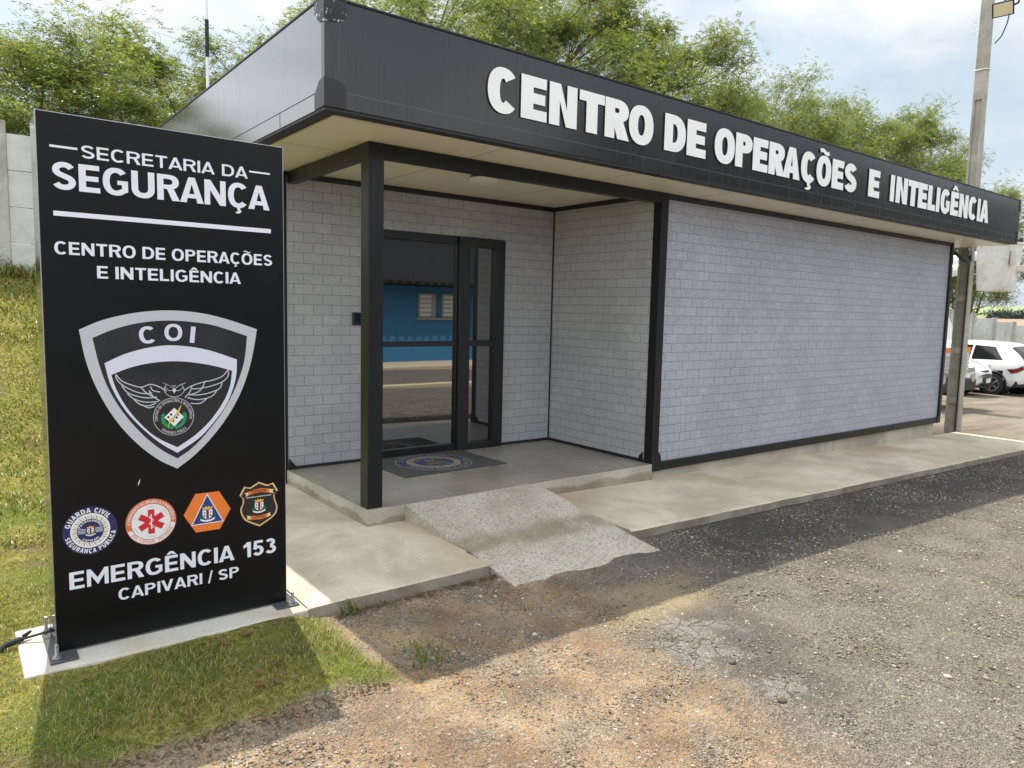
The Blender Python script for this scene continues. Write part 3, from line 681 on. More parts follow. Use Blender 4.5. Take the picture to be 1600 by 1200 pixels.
# small things on the building
cl = empty('ceiling_light', (1.311, .535, Hc+.003), 'round white flush lamp on the cream porch ceiling', 'lamp')
q = MB(); q.lathe([(.002, -.0155), (.102, -.0155), (.102, 0), (.002, 0)], (1.311, .535, Hc+.002), n=40); q.build('lamp_base', M['carblack'], cl, smooth=False)
q = MB(); q.lathe([(.002, -.052), (.10, -.052), (.116, -.046), (.118, -.018), (.10, -.0165), (.002, -.0165)], (1.311, .535, Hc+.003), n=40); q.build('lamp_shade', M['white'], cl)
ic = empty('access_reader', (.63, Dp, 1.25), 'small black card reader on the block wall left of the glass door', 'card reader')
q = MB(); q.box(.588, .680, Dp-.03, Dp-.0005, 1.245, 1.358); q.build('reader_body', M['rubber'], ic, bevel=.008)
q = MB(); q.box(.602, .666, Dp-.032, Dp-.0302, 1.268, 1.348); q.build('reader_screen', NT('reader glass').col((.006, .008, .02)).rough(.08).m, ic)
am = empty('antenna_mast', (.42, 5.2, 1.0), 'thin black and white banded antenna mast rising behind the roof', 'antenna')
q = MB(); pts = [(.40, 5.18, z) for z in (1.0, 3.2, 4.5, 4.55, 5.0, 5.02, 6.4)]; q.tube(pts, [.022, .022, .02, .02, .016, .014, .010], 8)
q.build('mast_tube', M['white'], am, smooth=True)
q = MB(); q.tube([(.40, 5.18, 4.42), (.40, 5.18, 4.86)], .024, 8); q.build('mast_sleeve', M['rubber'], am)

# doormat
mt = empty('doormat', (1.22, 1.11, .0), 'dark grey doormat with round blue and cream crest in front of the glass door', 'doormat', rz=rad(1.2))
def mloc(u, v, w): return (u, v, w)
q = MB(); q.box(-.54, .54, -.405, .39, .0008, .007); o = q.build('mat_base', plain('grey mat pile', (.075, .073, .07), .95, .3, 60, 0, .6), mt, bevel=.003, org=(0, 0, 0))
mblue = plain('mat blue', (.04, .055, .125), .95, .5, 40); mcream = plain('mat cream', (.27, .235, .165), .95, .5, 40); mred = plain('mat red', (.17, .07, .05), .95, .3, 60); mgreen = plain('mat green', (.10, .10, .05), .95, .3, 60)
a = Art(); cx, cy = -.005, -.003; R_ = .355
a.loops([circ(cx, cy, R_), circ(cx, cy, R_-.012)], mcream, .0072); a.loops([circ(cx, cy, R_-.013), circ(cx, cy, .255)], mblue, .0074)
a.loops([circ(cx, cy, .253), circ(cx, cy, .185)], mcream, .0074); a.loops([circ(cx, cy, .184)], mblue, .0074)
a.ring_text('GUARDA CIVIL', cx, cy, .278, .048, 90, mcream, .0078, True, .2, .18, span=120); a.ring_text('SEGURANÇA PÚBLICA', cx, cy, .278, .048, 270, mcream, .0078, False, .2, .18, span=165)
a.loops([[(cx-.10, cy-.02), (cx-.05, cy+.05), (cx+.05, cy+.05), (cx+.10, cy-.02), (cx+.05, cy-.07), (cx-.05, cy-.07)]], mgreen, .0078)
a.loops([[(cx-.03, cy+.04), (cx+.03, cy+.04), (cx+.03, cy-.03), (cx, cy-.06), (cx-.03, cy-.03)]], mred, .0082)
a.loops([[(cx-.11, cy-.075), (cx+.11, cy-.075), (cx+.10, cy-.055), (cx-.10, cy-.055)]], mcream, .0080); a.loops([[(cx-.04, cy+.055), (cx+.04, cy+.055), (cx+.05, cy+.09), (cx, cy+.075), (cx-.05, cy+.09)]], mcream, .0080)
a.ring_text('PATRULHEIRO', cx, cy, .135, .032, 90, mcream, .0080, True, .2, .18, span=130); a.ring_text('CAPIVARI', cx, cy, .135, .032, 270, mcream, .0080, False, .2, .18, span=90)
o = a.build('mat_crest', mloc, None); o.parent = mt

# ------------------------------------------------------------------ the pylon sign
SX0, SX1, SY, SZ0, SZ1 = -1.955, -.948, -.985, -.106, 2.164
sg = empty('pylon_sign', (-1.45, -.86, -.118), 'tall black pylon sign with white lettering and shield on a concrete footing', 'sign')
t = NT('sign black acrylic'); t.col((.0045, .0048, .0056)).rough(t.mapr(t.noise(2, 4), .3, .7, .30, .38)); t.set(IOR=1.32); M['signface'] = t.m
M['signside'] = NT('sign glossy edge').col((.02, .022, .024)).rough(.10).set(IOR=1.7, Coat_Weight=.6, Coat_Roughness=.05).m
q = MB(); q.box(SX0, SX1, SY, SY+.012, SZ0, SZ1); q.build('sign_panel', M['signface'], sg, bevel=.0015)
q = MB(); q.box(SX0-.001, SX1+.001, SY+.0122, SY+.24, SZ0, SZ1-.003); q.build('sign_cabinet', M['signside'], sg, bevel=.0015)
q = MB(); q.box(SX0-.0045, SX0-.0012, SY+.002, SY+.006, SZ0, SZ1+.002); q.box(SX1+.0012, SX1+.0035, SY+.002, SY+.006, SZ0, SZ1+.002); q.box(SX0, SX1, SY+.002, SY+.006, SZ1+.0003, SZ1+.003); q.build('edge_trim', M['steel'], sg)
q = MB(); q.box(-1.99, -1.885, -1.085, -.70, -.118, -.108); q.build('base_plate', M['plate'], sg, bevel=.002)
q = MB(); q.box(-1.02, -.905, -1.06, -.72, -.118, -.108); q.build('base_plate', M['plate'], sg, bevel=.002)
def bolt(x, y, h=.06):
    q = MB(); z = -.107; q.lathe([(.001, 0), (.019, 0), (.019, .003), (.001, .003)], (x, y, z), n=16); q.lathe([(.001, .0032), (.013, .0032), (.013, .014), (.001, .014)], (x, y, z), n=6); q.lathe([(.001, .0142), (.0075, .0142), (.0075, h), (.001, h+.002)], (x, y, z), n=10)
    q.build('anchor_bolt', M['steel'], sg)
bolt(-1.962, -1.045); bolt(-1.972, -.722, .07); bolt(-1.985+.035, -.712, .07); bolt(-.927, -1.022, .055); bolt(-.925, -.745, .06)
lw = NT('milky letter acrylic'); lw.col(lw.mix(lw.noise(9, 3), (.74, .75, .84), (.82, .83, .90))).rough(.35); LW = lw.m
SILV = plain('silver grey film', (.52, .52, .57), .4, .05, 6); LAV = plain('pale lavender film', (.66, .68, .80), .4, .04, 6); INK = plain('charcoal film', (.017, .017, .020), .35, .1, 4)
WHT = plain('white film', (.80, .80, .80), .4, .02); NAVY = plain('navy film', (.018, .022, .11), .35, .05); RED = plain('red film', (.62, .018, .03), .35, .04); ORG = plain('orange film', (.83, .20, .035), .35, .04)
TER = plain('terracotta film', (.68, .17, .06), .4, .04); GOLD = plain('gold film', (.75, .47, .10), .35, .06); GREEN = plain('green film', (.01, .28, .10), .35, .06); DGREEN = plain('dark green film', (.012, .11, .055), .35, .06); BLUE = plain('blue film', (.015, .05, .24), .35, .05); CREAMF = plain('cream film', (.62, .55, .42), .4, .05); PALEY = plain('pale yellow film', (.80, .62, .28), .35, .06); WINE = plain('wine film', (.17, .02, .03), .4, .05); BLK = M['signface']
SP = lambda u, v, w: (u, SY-w-.0006, v)
def sign_text(name, *items):
    for txt, x0, x1, z0, h_, st_, th_, tr_, *sp in items:
        gl, tot = layout(txt, st_, th_, tr_, *sp); k = (x1-x0)/tot; pos = []
        chars = [c for c in txt]; n_ = 0; words = txt.split(' ')
        for wd in words:
            g_ = gl[n_:n_+len(wd)]; n_ += len(wd); a = Art(); xa = x0+g_[0][1]*k; xb = x0+(g_[-1][1]+g_[-1][2])*k
            a.text(wd, xa, xb, z0, h_, LW, .0004, .0012, st_, th_, tr_); a.build(name, SP, sg)
a = Art(); a.loops([[(-1.9115, 2.0255), (-1.813, 2.0255), (-1.813, 2.0345), (-1.9115, 2.0345)]], LW, .0004, .0012); a.build('rule_line', SP, sg); a = Art(); a.loops([[(-1.109, 2.0275), (-1.0105, 2.0275), (-1.0105, 2.0355), (-1.109, 2.0355)]], LW, .0004, .0012); a.build('rule_line', SP, sg)
sign_text('top_line_text', ('SECRETARIA DA', -1.800, -1.116, 1.9965, .0525, .165, .15, .12, .36))
sign_text('title_text', ('SEGURANÇA', -1.907, -1.014, 1.8585, .112, .22, .185, .09))
a = Art(); a.loops([[(-1.907, 1.751), (-1.009, 1.751), (-1.009, 1.771), (-1.907, 1.771)]], LW, .0004, .0012); a.build('rule_line', SP, sg)
sign_text('centre_name_text', ('CENTRO DE OPERAÇÕES', -1.908, -1.004, 1.595, .0525, .20, .165, .12, .34), ('E INTELIGÊNCIA', -1.756, -1.155, 1.502, .0525, .20, .165, .12, .34))
sign_text('emergency_text', ('EMERGÊNCIA 153', -1.901, -.999, .1595, .0765, .205, .17, .11, .40))
sign_text('town_text', ('CAPIVARI / SP', -1.714, -1.185, .0705, .0525, .195, .165, .13, .30))
a = Art(); a.loops([[(-1.623, .583), (-1.6175, .590), (-1.6115, .6135), (-1.6155, .608), (-1.6205, .596)]], WHT, .0004); a.build('scratch', SP, sg)
# shield emblem
OUT = [(-1.8313, 1.2836), (-1.7417, 1.325), (-1.6419, 1.3526), (-1.5584, 1.3659), (-1.4792, 1.3709), (-1.3978, 1.368), (-1.3069, 1.3555), (-1.2057, 1.329), (-1.0816, 1.287), (-1.0982, 1.1924), (-1.1225, 1.0919), (-1.1621, 0.9847), (-1.22, 0.8795), (-1.2954, 0.7813), (-1.376, 0.701), (-1.4557, 0.643), (-1.5349, 0.6936), (-1.6187, 0.7732), (-1.6988, 0.8805), (-1.7631, 1.0076), (-1.8073, 1.1406)]
RIN = [(-1.7819, 1.2483), (-1.7124, 1.2805), (-1.6369, 1.3051), (-1.5596, 1.3198), (-1.4735, 1.3256), (-1.3849, 1.3206), (-1.2934, 1.3073), (-1.2138, 1.2836), (-1.1296, 1.2545), (-1.1449, 1.1313), (-1.1882, 1.0053), (-1.2495, 0.8931), (-1.3314, 0.7898), (-1.3967, 0.7274), (-1.4546, 0.6903), (-1.5271, 0.7424), (-1.6045, 0.8227), (-1.6786, 0.9288), (-1.7288, 1.0304), (-1.7606, 1.1359)]
BOU = [(-1.7398, 1.1388), (-1.6719, 1.1722), (-1.6079, 1.1937), (-1.5426, 1.2078), (-1.476, 1.2135), (-1.401, 1.2076), (-1.3241, 1.1933), (-1.2523, 1.1703), (-1.1787, 1.1421), (-1.1827, 1.0707), (-1.1995, 1.002), (-1.2342, 0.9229), (-1.2943, 0.8426), (-1.3603, 0.7755), (-1.4541, 0.7165), (-1.5264, 0.7697), (-1.5975, 0.8417), (-1.6659, 0.9316), (-1.7162, 1.0368)]
BIN = [(-1.7148, 1.0872), (-1.6547, 1.1119), (-1.5967, 1.128), (-1.5377, 1.1373), (-1.4776, 1.1409), (-1.4093, 1.1377), (-1.3324, 1.1254), (-1.2679, 1.1101), (-1.2019, 1.089), (-1.2127, 1.018), (-1.2412, 0.9487), (-1.3012, 0.8622), (-1.3742, 0.7934), (-1.4535, 0.7427), (-1.5457, 0.8009), (-1.616, 0.8779), (-1.6653, 0.9529), (-1.6979, 1.0255)]
def smooth_loop(P, corners, k=5):
    o = []; n = len(P)
    for i in range(n):
        p0, p1, p2, p3 = P[i-1], P[i], P[(i+1) % n], P[(i+2) % n]
        if i in corners: p0 = (2*p1[0]-p2[0], 2*p1[1]-p2[1])
        if (i+1) % n in corners: p3 = (2*p2[0]-p1[0], 2*p2[1]-p1[1])
        for j in range(k):
            t_ = j/k
            o.append(tuple(.5*(2*p1[c]+(p2[c]-p0[c])*t_+(2*p0[c]-5*p1[c]+4*p2[c]-p3[c])*t_*t_+(3*p1[c]-p0[c]-3*p2[c]+p3[c])*t_**3) for c in (0, 1)))
    return o
OUT = smooth_loop(OUT, (0, 8, 15)); RIN = smooth_loop(RIN, (0, 8, 14)); BOU = smooth_loop(BOU, (0, 8, 14)); BIN = smooth_loop(BIN, (0, 8, 13))
WL = [[(-1.6974, 1.0887), (-1.675, 1.0597), (-1.6438, 1.0428), (-1.5993, 1.028), (-1.5599, 1.0392), (-1.5205, 1.0244), (-1.4941, 1.0049)], [(-1.6974, 1.0887), (-1.6936, 1.0661), (-1.6693, 1.0383), (-1.6255, 1.0113), (-1.587, 0.9986), (-1.5542, 1.0006)], [(-1.6756, 1.0385), (-1.6512, 1.0055), (-1.6004, 0.9835), (-1.5613, 0.9785), (-1.5348, 0.9814)], [(-1.6545, 1.0021), (-1.6296, 0.9779), (-1.588, 0.9612), (-1.5486, 0.9589), (-1.5286, 0.9607)], [(-1.6296, 0.9758), (-1.6013, 0.949), (-1.5688, 0.9434), (-1.5388, 0.9525)], [(-1.598, 0.9503), (-1.5723, 0.9342), (-1.5458, 0.9384)], [(-1.5671, 1.0121), (-1.5481, 0.9821), (-1.5219, 0.9625)], [(-1.5601, 1.0298), (-1.5507, 1.0113), (-1.521, 1.0026)], [(-1.5993, 1.028), (-1.574, 0.998), (-1.535, 0.9742)]]
WR = [[(-1.2219, 1.095), (-1.2467, 1.0653), (-1.2908, 1.048), (-1.3268, 1.0419), (-1.3837, 1.0256), (-1.419, 1.0049)], [(-1.2219, 1.095), (-1.2209, 1.0659), (-1.2471, 1.0386), (-1.2985, 1.0203), (-1.3559, 1.0109), (-1.384, 1.0107)], [(-1.2487, 1.0364), (-1.2623, 1.0065), (-1.3135, 0.9869), (-1.3635, 0.9812), (-1.3985, 0.9853)], [(-1.2734, 0.9994), (-1.2993, 0.9703), (-1.3568, 0.9591), (-1.4058, 0.9708)], [(-1.3175, 0.9637), (-1.3501, 0.9413), (-1.3924, 0.9438)], [(-1.3268, 1.0419), (-1.3489, 1.0015), (-1.3986, 0.9816)], [(-1.3837, 1.0256), (-1.3948, 0.9963), (-1.4162, 0.9713)]]
OWL = [[(-1.51, 1.0443), (-1.4834, 1.0315), (-1.4635, 1.0129)], [(-1.4113, 1.0402), (-1.4392, 1.0295), (-1.4614, 1.0129)], [(-1.5004, 1.0235), (-1.4839, 1.0081), (-1.4684, 1.0073)], [(-1.4221, 1.0199), (-1.4397, 1.0059), (-1.4547, 1.0066)], [(-1.4934, 1.0378), (-1.5041, 1.009), (-1.4878, 0.9862), (-1.4642, 0.9776), (-1.4367, 0.9836), (-1.419, 1.0049), (-1.4287, 1.035)], [(-1.470, 1.032), (-1.463, 1.024), (-1.456, 1.032)]]
def cr_open(P, k=5):
    o = []
    for i in range(len(P)-1):
        p0, p1, p2, p3 = P[max(0, i-1)], P[i], P[i+1], P[min(len(P)-1, i+2)]
        for j in range(k):
            t_ = j/k; o.append(tuple(.5*(2*p1[c]+(p2[c]-p0[c])*t_+(2*p0[c]-5*p1[c]+4*p2[c]-p3[c])*t_*t_+(3*p1[c]-p0[c]-3*p2[c]+p3[c])*t_**3) for c in (0, 1)))
    return o+[P[-1]]
a = Art(); a.loops([OUT, RIN], SILV, .0010, .0); a.loops([RIN], INK, .0006); a.loops([BOU, BIN], LAV, .0012)
for ch, x0, x1, z0, h_, rot in (('C', -1.601, -1.531, 1.2235, .0745, 6), ('O', -1.497, -1.4215, 1.2340, .0755, 0), ('I', -1.3865, -1.3665, 1.2240, .0745, -6)):
    gw, ly = glyph(ch, .20, .18); k = (x1-x0)/gw; cxm, czm = (x0+x1)/2, z0+h_/2
    lo = [[((x0+p[0]*k), z0+p[1]*h_) for p in l_] for l_ in ly[0]]
    lo = [[(cxm+(p[0]-cxm)*cos(rad(rot))-(p[1]-czm)*sin(rad(rot)), czm+(p[0]-cxm)*sin(rad(rot))+(p[1]-czm)*cos(rad(rot))) for p in l_] for l_ in lo]
    a.loops(lo, LAV, .0012)
for li, ln in enumerate(WL+WR): a.line(cr_open(ln), .0046, SILV, .0012+li*.00003)
for li, ln in enumerate(OWL): a.line(cr_open(ln), .0026, plain('owl grey', (.30, .30, .33), .4) if li == 0 else SILV, .0014+li*.00003)
a.loops([[(-1.4697, 1.0088), (-1.4613, 1.018), (-1.452, 1.008), (-1.4618, 0.9937)]], LAV, .0018)
cx, cy = -1.4655, .8870
a.loops([circ(cx, cy, .0872, 56)], SILV, .0016); a.loops([circ(cx, cy, .0845, 56)], INK, .0018); a.loops([circ(cx, cy, .0655, 48), circ(cx, cy, .0643, 48)], WINE, .0020)
a.ring_text('CENTRO DE OPERAÇÕES E INTELIGÊNCIA', cx, cy, .0685, .0115, 90, SILV, .0021, True, .2, .19, span=205); a.ring_text('SEGURANÇA PÚBLICA', cx, cy, .0685, .0115, 270, SILV, .0021, False, .2, .19, span=86)
for sgn in (-1, 1):
    for k in range(8):
        a0 = rad(-88+sgn*0)+0; ang = rad(270+sgn*(12+k*13)); rr = .047
        px, py = cx+rr*cos(ang), cy-.004+rr*sin(ang); d = ang+sgn*pi/2; nx3, nz3 = cos(d), sin(d)
        a.loops([[(px-nx3*.009, py-nz3*.009), (px+.010*cos(ang)*1, py+.010*sin(ang)), (px+nx3*.013, py+nz3*.013), (px-.010*cos(ang), py-.010*sin(ang))]], GREEN, .0020+k*.00004)
a.loops([[(-1.4634, .927), (-1.423, .883), (-1.4651, .8405), (-1.506, .886)]], WHT, .0024)
for (u, v) in ((-.012, .012), (.012, -.003), (-.004, -.018), (.018, .010), (-.024, .001)): a.loops([[(cx+u-.006, cy-.002+v), (cx+u, cy+.005+v), (cx+u+.006, cy-.002+v), (cx+u, cy-.009+v)]], INK, .0026)
a.loops([[(-1.4315, .9425), (-1.4455, .8935), (-1.4545, .8965), (-1.4855, .8735), (-1.4925, .8325), (-1.4805, .8655), (-1.4735, .8600), (-1.4545, .9060)]], GOLD, .0028)
a.build('shield_emblem', SP, sg)
def crest(a, cx, cy, s_, w):
    for sgn in (-1, 1): a.loops([[(cx+sgn*.55*s_, cy+.35*s_), (cx+sgn*.95*s_, cy-.1*s_), (cx+sgn*1.0*s_, cy-.55*s_), (cx+sgn*.4*s_, cy-.6*s_), (cx+sgn*.5*s_, cy-.1*s_)]], DGREEN, w)
    a.loops([[(cx-.62*s_, cy+.55*s_), (cx+.62*s_, cy+.55*s_), (cx+.62*s_, cy-.1*s_), (cx+.4*s_, cy-.5*s_), (cx, cy-.68*s_), (cx-.4*s_, cy-.5*s_), (cx-.62*s_, cy-.1*s_)]], WHT, w+.0002)
    a.loops([[(cx-.16*s_, cy+.55*s_), (cx+.16*s_, cy+.55*s_), (cx+.16*s_, cy-.62*s_), (cx-.16*s_, cy-.62*s_)]], WINE, w+.0004)
    for du, dv, mm in ((-.38, .2, NAVY), (.38, .22, RED), (-.36, -.2, BLUE), (.36, -.2, NAVY)): a.loops([circ(cx+du*s_, cy+dv*s_, .11*s_, 8)], mm, w+.0004)
    a.loops([[(cx-.55*s_, cy+.62*s_), (cx+.55*s_, cy+.62*s_), (cx+.68*s_, cy+1.0*s_), (cx+.36*s_, cy+.85*s_), (cx+.2*s_, cy+1.1*s_), (cx, cy+.9*s_), (cx-.2*s_, cy+1.1*s_), (cx-.36*s_, cy+.85*s_), (cx-.68*s_, cy+1.0*s_)]], GOLD, w+.0003)
    a.loops([[(cx-.95*s_, cy-.55*s_), (cx-.3*s_, cy-.78*s_), (cx+.3*s_, cy-.78*s_), (cx+.95*s_, cy-.55*s_), (cx+.85*s_, cy-.82*s_), (cx+.3*s_, cy-1.02*s_), (cx-.3*s_, cy-1.02*s_), (cx-.85*s_, cy-.82*s_)]], WHT, w+.0006)
# guard badge
a = Art(); cx, cy = -1.8145, .4095
a.loops([circ(cx, cy, .1055, 56)], NAVY, .0005); a.loops([circ(cx, cy, .0765, 56)], WHT, .0008); a.loops([circ(cx, cy, .0525, 48)], NAVY, .0012)
for k in range(36):
    an = 2*pi*k/36; c_, s_ = cos(an), sin(an); c2, s2 = cos(an+.10), sin(an+.10); c3, s3 = cos(an+.16), sin(an+.16)
    a.loops([[(cx+.0545*c_, cy+.0545*s_), (cx+.070*c2, cy+.070*s2), (cx+.070*c3, cy+.070*s3), (cx+.0545*c2, cy+.0545*s2)]], CREAMF if k % 2 else plain('tan film', (.38, .30, .18), .4) if k == 0 else bpy.data.materials.get('tan film') or CREAMF, .0010)
a.ring_text('GUARDA CIVIL', cx, cy, .0800, .0205, 100, WHT, .0012, True, .24, .2, span=132); a.ring_text('SEGURANÇA PÚBLICA', cx, cy, .0805, .0195, 272, WHT, .0012, False, .24, .2, span=160)
a.ring_text('PATRULHEIRO', cx, cy, .0405, .0090, 90, WHT, .0014, True, .22, .2, span=140); a.ring_text('CAPIVARI', cx, cy, .0405, .0085, 270, WHT, .0014, False, .22, .2, span=84)
for k in range(4):
    for sgn in (-1, 1): a.loops([[(cx+sgn*.018, cy+.010-k*.006), (cx+sgn*.050, cy+.012-k*.006), (cx+sgn*.048, cy+.0085-k*.006), (cx+sgn*.018, cy+.0065-k*.006)]], SILV, .0014)
crest(a, cx, cy-.002, .021, .0016); a.build('guard_badge', SP, sg)
# ambulance badge
a = Art(); cx, cy = -1.5715, .4100; R_ = .1060
a.loops([circ(cx, cy, R_, 56)], TER, .0005); a.loops([circ(cx, cy, .0830, 56)], TER, .0007)
low = [(cx+.1035*cos(rad(an)), cy+.1035*sin(rad(an))) for an in range(198, 353, 5)]+[(cx+.085*cos(rad(an)), cy+.085*sin(rad(an))) for an in range(352, 197, -5)]
a.loops([low], WHT, .0008); a.loops([circ(cx, cy, .0815, 56)], WHT, .0010)
a.ring_text('ATENDIMENTO DE URGÊNCIA E EMERGÊNCIA', cx, cy, .0870, .0125, 90, WHT, .0012, True, .2, .19, span=186); a.ring_text('APH - CAPIVARI - SÃO PAULO', cx, cy, .0870, .0125, 274, TER, .0012, False, .2, .19, span=124)
def star(k): 
    o = []
    for i in range(6):
        an = rad(90+60*i); d = (cos(an), sin(an)); p_ = (-d[1], d[0]); an2 = an+rad(30)
        o += [(cx+d[0]*.064*k-p_[0]*.0155*k, cy+d[1]*.064*k-p_[1]*.0155*k), (cx+d[0]*.064*k+p_[0]*.0155*k, cy+d[1]*.064*k+p_[1]*.0155*k), (cx+cos(an2)*.031*k, cy+sin(an2)*.031*k)]
    return o
a.loops([star(1.12), star(1.08)], SILV, .0012); a.loops([star(.88)], RED, .0014)
a.line([(cx, cy-.034), (cx, cy+.036)], .004, WHT, .0018); a.line([(cx+.009*sin(k*.9), cy-.03+.0042*k) for k in range(15)], .0035, WHT, .0020)
a.build('ambulance_badge', SP, sg)
# civil defence badge
a = Art(); a.loops([[(-1.3797, .512), (-1.2716, .5115), (-1.2190, .4185), (-1.2700, .3262), (-1.3803, .3262), (-1.4335, .4170)]], ORG, .0005)
a.loops([[(-1.3267, .508), (-1.2525, .3610), (-1.4010, .3610)]], WHT, .0008); a.loops([[(-1.3267, .4985), (-1.2590, .3650), (-1.3945, .3650)]], BLUE, .0010)
crest(a, -1.3265, .408, .036, .0012); a.build('civil_defence_badge', SP, sg)
# urban mobility badge
BO = [(-1.0809, .533), (-1.0608, .5236), (-1.0371, .5136), (-1.0097, .5205), (-.9859, .4773), (-1.0033, .4605), (-1.0002, .4321), (-.9901, .3991), (-.9938, .368), (-1.0149, .3432), (-1.0425, .3266), (-1.0802, .3066), (-1.1136, .3242), (-1.1499, .3472), (-1.1691, .3811), (-1.172, .4088), (-1.1618, .4345), (-1.1615, .4583), (-1.176, .4756), (-1.1525, .5183), (-1.1279, .51), (-1.1045, .5206)]
BO = smooth_loop(BO, (0, 3, 4, 11, 18, 19), 4); bcx, bcy = -1.081, .42
sc_ = lambda k: [(bcx+(p[0]-bcx)*k, bcy+(p[1]-bcy)*k) for p in BO]
a = Art(); a.loops([BO], PALEY, .0005); a.loops([sc_(.965), sc_(.945)], TER, .0007); a.loops([sc_(.925)], INK, .0009)
a.loops([[(-1.1513, .4841), (-1.1348, .487), (-1.1348, .471), (-1.1483, .465), (-1.1432, .4745)]], PALEY, .0011); a.loops([[(-1.0065, .4871), (-1.0305, .490), (-1.0305, .473), (-1.0085, .4664), (-1.0135, .4775)]], PALEY, .0011)
a.loops([[(-1.1345, .4885), (-1.1048, .4967), (-1.0712, .4991), (-1.031, .4937), (-1.031, .4735), (-1.0714, .4801), (-1.1048, .4785), (-1.1345, .4715)]], ORG, .0012); a.text('SEMUR', -1.121, -1.044, .4815, .0125, INK, .0014, 0, .22, .2)
a.text('SECRETARIA DE MOBILIDADE URBANA', -1.144, -1.020, .4575, .0048, WHT, .0012, 0, .25, .2)
crest(a, -1.081, .411, .034, .0012)
a.loops([[(-1.1446, .3721), (-1.124, .366), (-1.124, .348), (-1.1432, .3537), (-1.1381, .3625)]], PALEY, .0018); a.loops([[(-1.0249, .3727), (-1.043, .366), (-1.043, .349), (-1.0216, .3565), (-1.0284, .3645)]], PALEY, .0018)
a.loops([[(-1.1235, .3665), (-1.0798, .3610), (-1.0435, .3665), (-1.0435, .3475), (-1.0798, .343), (-1.1235, .3475)]], ORG, .0020); a.text('CAPIVARI', -1.116, -1.050, .3490, .0115, WINE, .0022, 0, .22, .2)
a.build('mobility_badge', SP, sg)
# power lead of the sign
q = MB(); q.tube([(-1.95, -.80, -.075), (-2.0, -.79, -.085), (-2.04, -.775, -.095), (-2.07, -.765, -.102)], .006, 8); q.tube([(-2.06, -.77, -.102), (-2.075, -.765, -.102), (-2.125, -.775, -.108), (-2.14, -.785, -.118), (-2.15, -.795, -.135)], [.006, .014, .015, .013, .008], 10)
q.tube([(-2.062, -.752, -.098), (-2.04, -.74, -.088), (-2.03, -.735, -.084)], [.011, .008, .006], 8)
o = q.build('power_cable', M['rubber'], smooth=True); tag(o, 'short black cable with plug lying on the footing beside the pylon sign', 'cable')

# ------------------------------------------------------------------ perimeter wall
pw = empty('concrete_wall', (-1.6, 8.0, 0), 'long stepped wall of precast concrete panels and posts along the top of the grass bank', 'wall')
PIT = 1.92; PX = [-1.6+PIT*i for i in range(-11, 25)]
wy = lambda x: 8.0-.03*(x+1.6)
def cs_post(x): 
    q = MB(); zt = float(wall_top(np.array(x)))+.10; y = wy(x); q.box(x-.075, x+.075, y-.075, y+.075, zt-3.2, zt); return q.build('post', M['postconc'], pw, bevel=.012)
for x in PX: cs_post(x)
for i in range(len(PX)-1):
    xa, xb = PX[i]+.0755, PX[i+1]-.0755; zt = float(wall_top(np.array((xa+xb)/2)))+.0; y = wy((xa+xb)/2); q = MB()
    for k in range(6):
        z1 = zt-.5*k; dy = random.uniform(-.006, .006); q.box(xa, xb, y-.025+dy, y+.025+dy, z1-.496, z1-.002)
    q.build('panel', M['wallconc'], pw, bevel=.006)

# ------------------------------------------------------------------ trees
def mk_leaf(name, stops, trans=.45):
    t = NT(name); g_ = t.n('ShaderNodeNewGeometry'); c = t.ramp(g_.outputs['Random Per Island'], stops)
    d = t.n('ShaderNodeBsdfDiffuse'); tr = t.n('ShaderNodeBsdfTranslucent'); gl = t.n('ShaderNodeBsdfGlossy'); gl.inputs['Roughness'].default_value = .35; gl.inputs['Color'].default_value = (.6, .6, .6, 1)
    m1 = t.n('ShaderNodeMixShader'); m1.inputs[0].default_value = trans; m2 = t.n('ShaderNodeMixShader'); m2.inputs[0].default_value = .05
    t.l(c, d.inputs['Color']); t.l(t.mix(.75, c, t.mix(1, c, (1.9, 1.9, .9), 'MULTIPLY')), tr.inputs['Color'])
    t.l(d.outputs[0], m1.inputs[1]); t.l(tr.outputs[0], m1.inputs[2]); t.l(m1.outputs[0], m2.inputs[1]); t.l(gl.outputs[0], m2.inputs[2])
    t.l(m2.outputs[0], t.t.nodes['Material Output'].inputs['Surface']); return t.m
M['leaf'] = mk_leaf('feathery green leaf', [(0, (.070, .098, .032)), (.3, (.112, .155, .042)), (.7, (.175, .215, .065)), (.93, (.26, .275, .09)), (1, (.26, .18, .09))])
M['leaf_b'] = mk_leaf('bright shrub leaf', [(0, (.07, .11, .015)), (.5, (.14, .19, .025)), (1, (.24, .27, .05))])
M['bark'] = plain('grey brown bark', (.105, .085, .065), .9, .35, 9, 0, .5)
